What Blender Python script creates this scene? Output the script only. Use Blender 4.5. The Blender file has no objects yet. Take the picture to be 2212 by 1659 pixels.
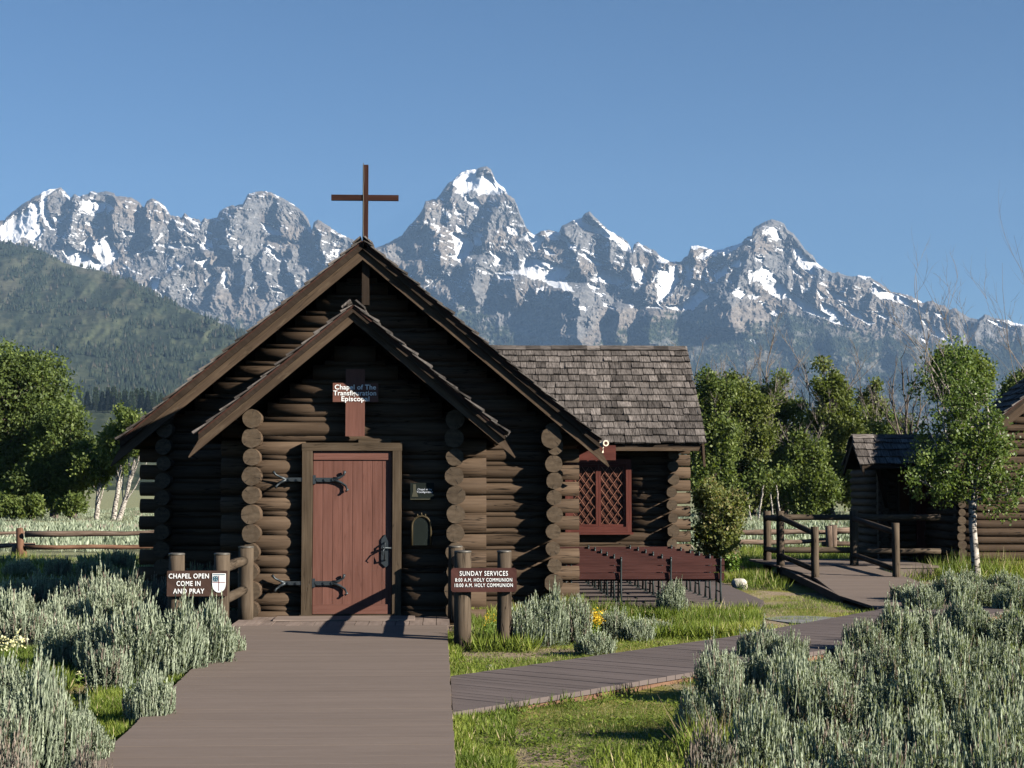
import bpy, math, random
import numpy as np
from mathutils import Vector, Matrix

# ------------------------------------------------------------------ camera, sky, sun
C = bpy.context.scene.collection
scene = bpy.context.scene
F = 3550.0            # focal length in pixels of a 2212-pixel-wide picture
CAM = Vector((0, 0, 1.62))
VPX, VPY = 948.0, 1050.0
cam_d = bpy.data.cameras.new('camera')
cam_d.sensor_width = 36.0
cam_d.lens = 36.0 * F / 2212.0
cam_d.clip_start = 0.1
cam_d.clip_end = 60000
cam = bpy.data.objects.new('camera', cam_d)
C.objects.link(cam)
cam.location = CAM
YAW = math.atan((1106 - VPX) / F)
PITCH = math.atan((VPY - 829.5) / F)
cam.rotation_euler = (math.pi / 2 + PITCH, 0, -YAW)
scene.camera = cam

SUN_AZ = math.radians(59.5)      # sun stands to the right of and behind the viewer
SUN_EL = math.radians(23.0)
to_sun = Vector((math.sin(SUN_AZ) * math.cos(SUN_EL), -math.cos(SUN_AZ) * math.cos(SUN_EL), math.sin(SUN_EL)))
world = bpy.data.worlds.new('World')
scene.world = world
world.use_nodes = True
wn = world.node_tree
wn.nodes.clear()
sky = wn.nodes.new('ShaderNodeTexSky')
sky.sky_type = 'NISHITA'
sky.sun_disc = False
sky.sun_elevation = SUN_EL
sky.sun_rotation = math.atan2(to_sun.x, to_sun.y)
sky.altitude = 2000
sky.air_density = 1.0
sky.dust_density = 0.0
sky.ozone_density = 4.0
bg = wn.nodes.new('ShaderNodeBackground')
bg.inputs['Strength'].default_value = 0.05
wo = wn.nodes.new('ShaderNodeOutputWorld')
hs = wn.nodes.new('ShaderNodeHueSaturation')
hs.inputs['Saturation'].default_value = 1.13
wn.links.new(sky.outputs[0], hs.inputs['Color'])
wn.links.new(hs.outputs[0], bg.inputs[0])
wn.links.new(bg.outputs[0], wo.inputs[0])
sun_d = bpy.data.lights.new('sun', 'SUN')
sun_d.energy = 5.0
sun_d.angle = math.radians(0.5)
sun_d.color = (1.0, 0.93, 0.82)
sun = bpy.data.objects.new('sun', sun_d)
C.objects.link(sun)
sun.rotation_euler = to_sun.to_track_quat('Z', 'Y').to_euler()
scene.view_settings.view_transform = 'Standard'
scene.view_settings.look = 'None'
scene.view_settings.gamma = 1
scene.view_settings.exposure = 1.0
scene.cycles.max_bounces = 6
scene.cycles.use_denoising = True
scene.cycles.diffuse_bounces = 0
scene.cycles.transparent_max_bounces = 8
scene.cycles.volume_bounces = 0

def W(u, v, Y):
    """point at depth Y seen at picture pixel (u, v) of the 2212-wide photograph"""
    return Vector(((u - VPX) / F * Y, Y, CAM.z + (VPY - v) / F * Y))

def G(u, v, z=-0.12):
    """point of the level z seen at pixel (u, v)"""
    Y = (CAM.z - z) * F / (v - VPY)
    return Vector(((u - VPX) / F * Y, Y, z))

# ------------------------------------------------------------------ mesh helpers
class MB:
    def __init__(self):
        self.v = []; self.f = []; self.sm = []; self.uv = []; self.r = []; self.m = []
    def face(self, idx, smooth=False, uv=None, rnd=0.5, mat=0):
        self.f.append(tuple(idx)); self.sm.append(smooth)
        self.uv.append(uv if uv else [(0, 0)] * len(idx)); self.r.append(rnd); self.m.append(mat)
    def box(self, lo, hi, M=None, rnd=None, mat=0, taper=None, bev=0.0):
        x0, y0, z0 = lo; x1, y1, z1 = hi
        rnd = random.random() if rnd is None else rnd
        P = [(x0,y0,z0),(x1,y0,z0),(x1,y1,z0),(x0,y1,z0),(x0,y0,z1),(x1,y0,z1),(x1,y1,z1),(x0,y1,z1)]
        b = len(self.v)
        ex = (x1-x0, y1-y0, z1-z0); ax = ex.index(max(ex))
        ou, ov = rnd * 37.0, rnd * 11.0
        for p in P:
            q = Vector(p)
            self.v.append(M @ q if M else q)
        for f in ((0,3,2,1),(4,5,6,7),(0,1,5,4),(1,2,6,5),(2,3,7,6),(3,0,4,7)):
            uv = []
            for i in f:
                p = P[i]; o = [k for k in range(3) if k != ax]
                uv.append((p[ax] + ou, p[o[0]] + p[o[1]] * 1.3 + ov))
            self.face([b + i for i in f], False, uv, rnd, mat)
    def beam(self, a, b, w, h, up=Vector((0,0,1)), rnd=None, mat=0):
        a, b = Vector(a), Vector(b); d = b - a; L = d.length
        x = d.normalized(); y = up.cross(x)
        if y.length < 1e-4: y = Vector((0,1,0)).cross(x)
        y.normalize(); z = x.cross(y)
        M = Matrix(((x.x,y.x,z.x,a.x),(x.y,y.y,z.y,a.y),(x.z,y.z,z.z,a.z),(0,0,0,1)))
        self.box((0,-w/2,-h/2), (L,w/2,h/2), M, rnd, mat)
    def tube(self, pts, rad, n=10, caps=True, rnd=None, mat=0, wob=0.0, rng=random, capmat=None):
        rnd = rng.random() if rnd is None else rnd
        pts = [Vector(p) for p in pts]
        if not hasattr(rad, '__len__'): rad = [rad] * len(pts)
        b = len(self.v)
        t0 = (pts[1] - pts[0]).normalized()
        ref = Vector((0,0,1)) if abs(t0.z) < 0.9 else Vector((0,1,0))
        prof = [1 + wob * rng.uniform(-1, 1) for _ in range(n)]
        along = 0.0; als = []
        for i, p in enumerate(pts):
            t = (pts[min(i+1, len(pts)-1)] - pts[max(i-1, 0)]).normalized()
            y = ref.cross(t).normalized(); z = t.cross(y)
            if i: along += (p - pts[i-1]).length
            als.append(along)
            for k in range(n):
                a = 2 * math.pi * k / n
                r = rad[i] * prof[k]
                self.v.append(p + y * (math.cos(a) * r) + z * (math.sin(a) * r))
        R = max(rad); ou, ov = rnd * 37.0, rnd * 11.0
        for i in range(len(pts) - 1):
            for k in range(n):
                k2 = (k + 1) % n
                c0, c1 = k / n * 6.283 * R + ov, (k + 1) / n * 6.283 * R + ov
                self.face((b+i*n+k, b+i*n+k2, b+(i+1)*n+k2, b+(i+1)*n+k), True,
                          [(als[i]+ou,c0),(als[i]+ou,c1),(als[i+1]+ou,c1),(als[i+1]+ou,c0)], rnd, mat)
        if caps:
            cm = mat if capmat is None else capmat
            uvc = [(math.cos(6.283*k/n)*.5 + ou, math.sin(6.283*k/n)*.5 + ov) for k in range(n)]
            self.face([b + k for k in range(n)][::-1], False, uvc[::-1], rnd, cm)
            e = b + (len(pts)-1)*n
            self.face([e + k for k in range(n)], False, uvc, rnd, cm)
    def prism(self, poly, y0, y1, rnd=None, mat=0, axis='Y', flip=1):
        """polygon in X-Z extruded along Y (or in X-Y along Z)"""
        rnd = random.random() if rnd is None else rnd
        b = len(self.v); n = len(poly)
        for y in (y0, y1):
            for (p, q) in poly:
                self.v.append(Vector((p, y, q)) if axis == 'Y' else (Vector((p, q, y)) if axis == 'Z' else Vector((y, p, q))))
        ou, ov = rnd * 37, rnd * 11
        def uvp(i):
            p, q = poly[i % n]; return (p*.77 - flip*q*.64 + ou, flip*p*.64 + q*.77 + ov)
        self.face(list(range(b, b+n)), False, [uvp(i) for i in range(n)], rnd, mat)
        self.face(list(range(b+n, b+2*n))[::-1], False, [uvp(i) for i in range(n)][::-1], rnd, mat)
        for i in range(n):
            j = (i+1) % n
            self.face((b+i, b+n+i, b+n+j, b+j), False, None, rnd, mat)
    def build(self, name, mats, parent=None, recalc=True):
        me = bpy.data.meshes.new(name)
        me.from_pydata([tuple(v) for v in self.v], [], self.f)
        if not isinstance(mats, (list, tuple)): mats = [mats]
        for m in mats: me.materials.append(m)
        me.polygons.foreach_set('use_smooth', self.sm)
        me.polygons.foreach_set('material_index', self.m)
        uvl = me.uv_layers.new(name='UVMap')
        uvl.data.foreach_set('uv', np.array([c for f in self.uv for c in f], dtype=np.float32).ravel())
        at = me.attributes.new('rnd', 'FLOAT', 'FACE')
        at.data.foreach_set('value', np.array(self.r, dtype=np.float32))
        if recalc:
            import bmesh
            bm = bmesh.new(); bm.from_mesh(me); bmesh.ops.recalc_face_normals(bm, faces=bm.faces); bm.to_mesh(me); bm.free()
        me.update()
        o = bpy.data.objects.new(name, me); C.objects.link(o)
        if parent: o.parent = parent; o.location = -parent_loc_chain(parent)
        return o

def parent_loc_chain(p):
    l = Vector((0,0,0))
    while p: l += Vector(p.location); p = p.parent
    return l

def np_mesh(name, V, Fq, mat, rnd=None, parent=None, smooth=False, pattr=None, k=4):
    """fast mesh from arrays; Fq is (m, k)"""
    me = bpy.data.meshes.new(name)
    V = np.asarray(V, dtype=np.float32); Fq = np.asarray(Fq, dtype=np.int32)
    me.vertices.add(len(V)); me.vertices.foreach_set('co', V.ravel())
    me.loops.add(Fq.size); me.loops.foreach_set('vertex_index', Fq.ravel())
    me.polygons.add(len(Fq)); me.polygons.foreach_set('loop_start', np.arange(0, Fq.size, Fq.shape[1], dtype=np.int32))
    me.update(calc_edges=True)
    if smooth: me.polygons.foreach_set('use_smooth', np.ones(len(Fq), dtype=bool))
    if rnd is not None:
        at = me.attributes.new('rnd', 'FLOAT', 'FACE'); at.data.foreach_set('value', np.asarray(rnd, dtype=np.float32))
    if pattr:
        for nme, arr in pattr.items():
            at = me.attributes.new(nme, 'FLOAT', 'POINT'); at.data.foreach_set('value', np.asarray(arr, dtype=np.float32).ravel())
    me.materials.append(mat)
    o = bpy.data.objects.new(name, me); C.objects.link(o)
    if parent: o.parent = parent
    return o

def empty(name, loc=(0,0,0)):
    o = bpy.data.objects.new(name, None); C.objects.link(o); o.location = loc
    o.empty_display_size = 0.2
    return o

def tag(o, label=None, cat=None, group=None, kind=None):
    if label: o['label'] = label
    if cat: o['category'] = cat
    if group: o['group'] = group
    if kind: o['kind'] = kind
    return o

def copy_tree(o, parent=None):
    c = o.copy(); C.objects.link(c)
    if parent: c.parent = parent
    for ch in list(o.children): copy_tree(ch, c)
    return c

# ------------------------------------------------------------------ noise in numpy
_tab = np.random.default_rng(7).random((256, 256))
def vnoise(x, y, s=0):
    x = np.asarray(x, dtype=float) + s * 17.13; y = np.asarray(y, dtype=float) + s * 31.71
    xi = np.floor(x).astype(int); yi = np.floor(y).astype(int)
    fx = x - xi; fy = y - yi
    fx = fx*fx*fx*(fx*(fx*6-15)+10); fy = fy*fy*fy*(fy*(fy*6-15)+10)
    a = _tab[xi & 255, yi & 255]; b = _tab[(xi+1) & 255, yi & 255]
    c = _tab[xi & 255, (yi+1) & 255]; d = _tab[(xi+1) & 255, (yi+1) & 255]
    return (a*(1-fx)+b*fx)*(1-fy) + (c*(1-fx)+d*fx)*fy
def fbm(x, y, oct=5, s=0, g=0.5):
    r = 0; a = 1; t = 0
    for i in range(oct):
        r = r + a * vnoise(x, y, s + i); t += a; a *= g; x = x * 2.03; y = y * 2.03
    return r / t
def ridged(x, y, oct=5, s=0, g=0.5):
    r = 0; a = 1; t = 0
    for i in range(oct):
        r = r + a * (1 - np.abs(2 * vnoise(x, y, s + i) - 1)); t += a; a *= g; x = x * 2.07; y = y * 2.07
    return r / t
def inpoly(px, py, poly):
    ins = np.zeros(px.shape, dtype=bool); n = len(poly)
    for i in range(n):
        x0, y0 = poly[i]; x1, y1 = poly[(i+1) % n]
        if y0 == y1: continue
        c = ((y0 > py) != (y1 > py)) & (px < (x1-x0)*(py-y0)/(y1-y0)+x0)
        ins ^= c
    return ins

# ------------------------------------------------------------------ materials
def mat_new(name, rough=0.8, spec=0.25):
    m = bpy.data.materials.new(name); m.use_nodes = True
    nt = m.node_tree; b = nt.nodes['Principled BSDF']
    b.inputs['Roughness'].default_value = rough
    b.inputs['Specular IOR Level'].default_value = spec
    return m, nt, b
def nd(nt, t, **kw):
    n = nt.nodes.new(t)
    for k, v in kw.items():
        if k in n.inputs: n.inputs[k].default_value = v
        else: setattr(n, k, v)
    return n
def ramp(nt, src, stops):
    r = nt.nodes.new('ShaderNodeValToRGB')
    el = r.color_ramp.elements
    while len(el) < len(stops): el.new(0.5)
    for e, (p, c) in zip(el, stops):
        e.position = p; e.color = (*c, 1) if len(c) == 3 else c
    nt.links.new(src, r.inputs[0]); return r
def mixc(nt, fac, a, b, mode='MIX'):
    m = nt.nodes.new('ShaderNodeMix'); m.data_type = 'RGBA'; m.blend_type = mode
    for s, i in ((fac, 0), (a, 6), (b, 7)):
        if isinstance(s, (int, float)): m.inputs[i].default_value = s
        elif isinstance(s, tuple): m.inputs[i].default_value = (*s, 1)
        else: nt.links.new(s, m.inputs[i])
    return m.outputs[2]
def math_n(nt, op, a, b=None):
    m = nt.nodes.new('ShaderNodeMath'); m.operation = op
    for i, s in enumerate((a, b)):
        if s is None: continue
        if isinstance(s, (int, float)): m.inputs[i].default_value = s
        else: nt.links.new(s, m.inputs[i])
    return m.outputs[0]

def wood(name, base, light, dark, rough=0.8, grain=(1.2, 22), crack=0.6, bump=0.25, var=0.35, worn=None, blotch=.25):
    m, nt, b = mat_new(name, rough, .12)
    L = nt.links
    uv = nd(nt, 'ShaderNodeUVMap'); mp = nd(nt, 'ShaderNodeMapping'); mp.inputs['Scale'].default_value = (grain[0], grain[1], 1)
    L.new(uv.outputs[0], mp.inputs[0])
    n1 = nd(nt, 'ShaderNodeTexNoise', Scale=1.6, Detail=8.0, Roughness=0.65); L.new(mp.outputs[0], n1.inputs['Vector'])
    r1 = ramp(nt, n1.outputs[0], [(0.3, dark), (0.5, base), (0.72, light)])
    n2 = nd(nt, 'ShaderNodeTexNoise', Scale=0.9, Detail=4.0)
    mp2 = nd(nt, 'ShaderNodeMapping'); mp2.inputs['Scale'].default_value = (1.5, 6, 1); L.new(uv.outputs[0], mp2.inputs[0]); L.new(mp2.outputs[0], n2.inputs['Vector'])
    r2 = ramp(nt, n2.outputs[0], [(0.3, (1-blotch,)*3), (0.7, (1+blotch*.85,)*3)])
    col = mixc(nt, 1.0, r1.outputs[0], r2.outputs[0], 'MULTIPLY')
    at = nd(nt, 'ShaderNodeAttribute', attribute_name='rnd')
    r3 = ramp(nt, at.outputs['Fac'], [(0, (1-var,)*3), (1, (1+var,)*3)])
    col = mixc(nt, 1.0, col, r3.outputs[0], 'MULTIPLY')
    mp3 = nd(nt, 'ShaderNodeMapping'); mp3.inputs['Scale'].default_value = (0.9, 14, 1); L.new(uv.outputs[0], mp3.inputs[0])
    n3 = nd(nt, 'ShaderNodeTexNoise', Scale=1.0, Detail=2.0); L.new(mp3.outputs[0], n3.inputs['Vector'])
    ck = ramp(nt, math_n(nt, 'ABSOLUTE', math_n(nt, 'SUBTRACT', n3.outputs[0], 0.5)), [(0.0, (1,1,1)), (0.018, (0,0,0))])
    msk = nd(nt, 'ShaderNodeTexNoise', Scale=0.7, Detail=1.0); L.new(uv.outputs[0], msk.inputs['Vector'])
    mr = ramp(nt, msk.outputs[0], [(0.47, (0,0,0)), (0.53, (1,1,1))])
    ckm = math_n(nt, 'MULTIPLY', math_n(nt, 'MULTIPLY', ck.outputs[0], mr.outputs[0]), crack)
    col = mixc(nt, ckm, col, tuple(c * 0.15 for c in dark))
    if worn:
        n4 = nd(nt, 'ShaderNodeTexNoise', Scale=2.2, Detail=9.0, Roughness=0.7); L.new(mp2.outputs[0], n4.inputs['Vector'])
        wr = ramp(nt, n4.outputs[0], [(0.55, (0,0,0)), (0.68, (1,1,1))])
        col = mixc(nt, wr.outputs[0], col, worn)
    L.new(col, b.inputs['Base Color'])
    bp = nd(nt, 'ShaderNodeBump', Strength=bump, Distance=0.01)
    hh = math_n(nt, 'SUBTRACT', n1.outputs[0], math_n(nt, 'MULTIPLY', ckm, 2.0))
    L.new(hh, bp.inputs['Height']); L.new(bp.outputs[0], b.inputs['Normal'])
    return m

def plain(name, col, rough=0.6, spec=0.3, metal=0.0, var=0.12, scale=8):
    m, nt, b = mat_new(name, rough, spec)
    b.inputs['Metallic'].default_value = metal
    tc = nd(nt, 'ShaderNodeTexCoord'); n = nd(nt, 'ShaderNodeTexNoise', Scale=float(scale), Detail=6.0, Roughness=0.6)
    nt.links.new(tc.outputs['Object'], n.inputs['Vector'])
    r = ramp(nt, n.outputs[0], [(0.3, tuple(c*(1-var) for c in col)), (0.7, tuple(min(1, c*(1+var)) for c in col))])
    nt.links.new(r.outputs[0], b.inputs['Base Color'])
    bp = nd(nt, 'ShaderNodeBump', Strength=0.15, Distance=0.004); nt.links.new(n.outputs[0], bp.inputs['Height']); nt.links.new(bp.outputs[0], b.inputs['Normal'])
    return m

def leafy(name, stops, rough=0.55, trans=0.25, spec=0.3):
    """leaf material, colour picked per leaf from the rnd attribute"""
    m, nt, b = mat_new(name, rough, spec)
    at = nd(nt, 'ShaderNodeAttribute', attribute_name='rnd')
    r = ramp(nt, at.outputs['Fac'], stops)
    nt.links.new(r.outputs[0], b.inputs['Base Color'])
    tr = nd(nt, 'ShaderNodeBsdfTranslucent')
    tc = mixc(nt, 1.0, r.outputs[0], (1.2, 1.25, 0.6), 'MULTIPLY')
    nt.links.new(tc, tr.inputs['Color'])
    mx = nd(nt, 'ShaderNodeMixShader'); mx.inputs[0].default_value = trans
    nt.links.new(b.outputs[0], mx.inputs[1]); nt.links.new(tr.outputs[0], mx.inputs[2])
    nt.links.new(mx.outputs[0], nt.nodes['Material Output'].inputs['Surface'])
    return m

M = {}
M['log'] = wood('brown_log_stain', (.080,.054,.035), (.100,.070,.047), (.056,.037,.024), grain=(1.0, 14), crack=1.0, bump=.35, var=.17, blotch=.2)
M['logend'] = wood('log_end_stain', (.088,.065,.044), (.108,.082,.057), (.066,.047,.031), grain=(3, 3), crack=.6, bump=.15, var=.14)
M['trim'] = wood('brown_trim', (.080,.058,.038), (.10,.074,.05), (.055,.039,.025), crack=.5, worn=None, var=.12)
M['rake'] = wood('weathered_rake', (.082,.056,.037), (.105,.075,.05), (.052,.034,.022), crack=.6, worn=(.125,.092,.06), var=.1)
M['red'] = wood('faded_red_paint', (.150,.068,.051), (.172,.082,.063), (.126,.056,.041), crack=.25, bump=.15, blotch=.17, var=.07, rough=.6)
M['darkred'] = wood('oxblood_paint', (.105,.034,.026), (.135,.046,.034), (.075,.023,.018), crack=.15, bump=.15, var=.12, rough=.5)
M['bench'] = wood('maroon_bench_plank', (.066,.026,.022), (.085,.036,.03), (.046,.017,.014), crack=.15, bump=.2, var=.15, rough=.55)
M['shingle'] = wood('grey_cedar_shingle', (.125,.108,.097), (.24,.212,.19), (.03,.025,.022), grain=(3.0, 26), crack=.6, bump=.4, var=.5, blotch=.35)
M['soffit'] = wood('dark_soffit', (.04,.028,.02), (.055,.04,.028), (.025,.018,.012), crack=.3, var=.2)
M['post'] = wood('brown_post', (.092,.069,.048), (.12,.092,.066), (.058,.042,.029), grain=(1.2, 12), crack=.9, bump=.35, var=.12)
M['oldlog'] = wood('weathered_rail', (.19,.135,.10), (.29,.225,.18), (.09,.058,.04), grain=(1.5, 12), crack=.8, bump=.4, var=.25)
M['redrail'] = wood('reddish_rail', (.15,.08,.05), (.21,.125,.08), (.08,.045,.03), grain=(1.5, 12), crack=.8, bump=.4, var=.25)
M['deck'] = wood('walkway_board', (.188,.148,.123), (.200,.159,.134), (.176,.138,.114), grain=(3, 25), crack=.0, bump=.12, var=.055, blotch=.06)
M['deck2'] = wood('boardwalk_plank', (.142,.115,.105), (.16,.131,.12), (.12,.097,.088), grain=(1, 12), crack=.2, bump=.15, var=.09, blotch=.1)
M['deck3'] = wood('landing_plank', (.24,.185,.155), (.28,.22,.185), (.19,.145,.12), grain=(1, 12), crack=.2, bump=.15, var=.12)
M['skirt'] = wood('orange_edge_board', (.17,.095,.06), (.21,.13,.085), (.10,.055,.035), crack=.3, var=.15)
M['lattice'] = wood('sunlit_orange_brown_strip', (.27,.125,.085), (.32,.155,.11), (.22,.10,.066), crack=.1, var=.08)
M['drip'] = wood('faded_drip_strip', (.06,.028,.021), (.085,.042,.03), (.04,.018,.014), crack=.3)
M['dark'] = plain('dark_gap', (.012,.01,.009), .9)
M['interior'] = plain('dim_interior', (.02,.008,.006), .9)
M['iron'] = plain('black_forged_iron', (.045,.055,.062), .45, .5, .5)
M['steel'] = plain('cast_iron_green', (.025,.035,.035), .5, .4, .3)
M['signb'] = wood('brown_sign_board', (.072,.042,.032), (.085,.05,.038), (.06,.034,.026), crack=.05, bump=.08, var=.03)
M['signr'] = wood('maroon_sign_board', (.07,.03,.025), (.082,.036,.03), (.058,.024,.02), crack=.05, bump=.08, var=.03)
M['white'] = plain('white_lettering', (.88,.88,.86), .6, var=.03)
M['grime'] = plain('pale_lettering', (.62,.66,.72), .6, var=.05)
M['teal'] = plain('teal_paint', (.035,.11,.15), .6)
M['crossred'] = plain('dull_red_paint', (.2,.03,.03), .6)
M['lampw'] = plain('cream_lamp_housing', (.7,.62,.48), .45)
M['glassd'] = plain('dark_pane', (.05,.018,.011), .5, .2)
M['bronze'] = plain('old_bronze', (.06,.045,.022), .6, .3, .3)
M['plaque'] = plain('dark_green_plaque', (.012,.016,.014), .85, .08)
M['pic'] = plain('printed_photo', (.06,.058,.038), .85)
M['capm'] = plain('grey_post_cap', (.11,.10,.085), .5, .4, .3)
M['bark'] = wood('grey_bark', (.13,.105,.085), (.2,.165,.14), (.06,.045,.035), grain=(3, 10), crack=.8, bump=.6)
M['deadwood'] = wood('bare_grey_twigs', (.24,.205,.175), (.34,.3,.26), (.14,.115,.095), grain=(3, 10))
M['stone'] = plain('pale_boulder', (.62,.57,.48), .85, var=.25, scale=14)
M['stone2'] = plain('grey_stone', (.3,.27,.23), .85, var=.3, scale=20)
M['slab'] = plain('grey_slab', (.21,.21,.20), .85, var=.2, scale=5)
M['yellow'] = leafy('yellow_petals', [(0,(.75,.42,.02)),(1,(.85,.62,.05))], trans=.2)
M['cream'] = leafy('cream_petals', [(0,(.7,.66,.3)),(1,(.8,.78,.5))], trans=.2)
M['stem'] = leafy('green_stems', [(0,(.10,.17,.03)),(1,(.2,.3,.05))])
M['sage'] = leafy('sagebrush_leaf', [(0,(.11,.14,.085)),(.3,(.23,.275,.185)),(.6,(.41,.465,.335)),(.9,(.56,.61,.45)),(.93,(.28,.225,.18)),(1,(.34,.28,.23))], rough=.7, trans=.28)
M['sagedry'] = leafy('sagebrush_dry_leaf', [(0,(.12,.14,.10)),(.4,(.2,.215,.16)),(.7,(.27,.25,.2)),(1,(.3,.235,.19))], rough=.7, trans=.15)
M['sagetwig'] = wood('sagebrush_twig', (.15,.115,.09), (.2,.16,.13), (.08,.06,.045))
M['grass'] = leafy('grass_blades', [(0,(.10,.15,.02)),(.5,(.23,.29,.045)),(.85,(.38,.38,.09)),(1,(.55,.46,.25))], rough=.6, trans=.35)
M['strawm'] = leafy('dry_straw', [(0,(.16,.11,.06)),(1,(.26,.2,.11))])
M['cotton'] = leafy('cottonwood_leaf', [(0,(.06,.09,.02)),(.6,(.135,.18,.045)),(1,(.27,.31,.085))], trans=.38)
M['deepgreen'] = leafy('deep_green_leaf', [(0,(.045,.07,.018)),(.6,(.10,.14,.035)),(1,(.20,.25,.06))], trans=.36)
M['aspen'] = leafy('aspen_leaf', [(0,(.06,.095,.022)),(.6,(.125,.185,.048)),(1,(.28,.34,.11))], trans=.36, rough=.4)
M['willow'] = leafy('willow_leaf', [(0,(.07,.095,.024)),(.6,(.15,.185,.045)),(1,(.26,.28,.08))], trans=.38)
M['shrubl'] = leafy('shrub_leaf', [(0,(.10,.13,.04)),(.6,(.21,.235,.08)),(1,(.36,.27,.12))], trans=.4)
M['conif'] = leafy('conifer_needles', [(0,(.03,.05,.024)),(1,(.075,.105,.045))], trans=.05)
M['herb'] = leafy('broad_leaf_herb', [(0,(.10,.19,.03)),(1,(.2,.3,.06))], trans=.3)
M['balsam'] = leafy('grey_green_broad_leaf', [(0,(.16,.22,.10)),(1,(.33,.38,.22))], trans=.25)

def aspen_bark():
    m, nt, b = mat_new('white_aspen_bark', .7)
    uv = nd(nt, 'ShaderNodeUVMap'); mp = nd(nt, 'ShaderNodeMapping'); mp.inputs['Scale'].default_value = (9, 3, 1)
    nt.links.new(uv.outputs[0], mp.inputs[0])
    n = nd(nt, 'ShaderNodeTexNoise', Scale=2.0, Detail=5.0, Roughness=.6); nt.links.new(mp.outputs[0], n.inputs['Vector'])
    r = ramp(nt, n.outputs[0], [(.42, (.03,.025,.02)), (.48, (.36,.32,.27)), (.7, (.56,.52,.45))])
    nt.links.new(r.outputs[0], b.inputs['Base Color']); return m
M['aspenbark'] = aspen_bark()

# ------------------------------------------------------------------ ground
def in_walk(x, y, m=0.0):
    main = (x > -2.02 - (y-9.4)*0.033 - m) & (x < 0.1 + m) & (y < 20.6)
    return main
SW_U = [G(972,1456,-.03), G(1580,1374,-.03), G(1760,1342,-.03), G(1930,1312,-.03)]   # upper edge of side boardwalk
_d0 = (SW_U[1]-SW_U[0]).normalized()
SWU = [SW_U[0]-_d0*2.6] + SW_U + [SW_U[3] + (SW_U[3]-SW_U[2]).normalized()*.8]
SWL = []
for _i in range(len(SWU)):
    _t = (SWU[min(_i+1, len(SWU)-1)] - SWU[max(_i-1, 0)]).normalized()
    SWL.append(SWU[_i] + Vector((_t.y, -_t.x, 0))*1.5)
SIDE = [(p.x, p.y) for p in SWU] + [(p.x, p.y) for p in SWL[::-1]]
PLAT = [(2.02, 22.35), (4.35, 22.35), (4.75, 24.0), (4.95, 29.6), (1.7, 29.6), (1.7, 23.6), (2.02, 23.6)]
def ground_z(x, y):
    x = np.asarray(x, dtype=float); y = np.asarray(y, dtype=float)
    return -0.12 + (fbm(x*.9, y*.9, 4, 3) - .5) * .07 * np.clip((y-7)/4, 0, 1) * np.clip((90-y)/60, .2, 1)
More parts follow.
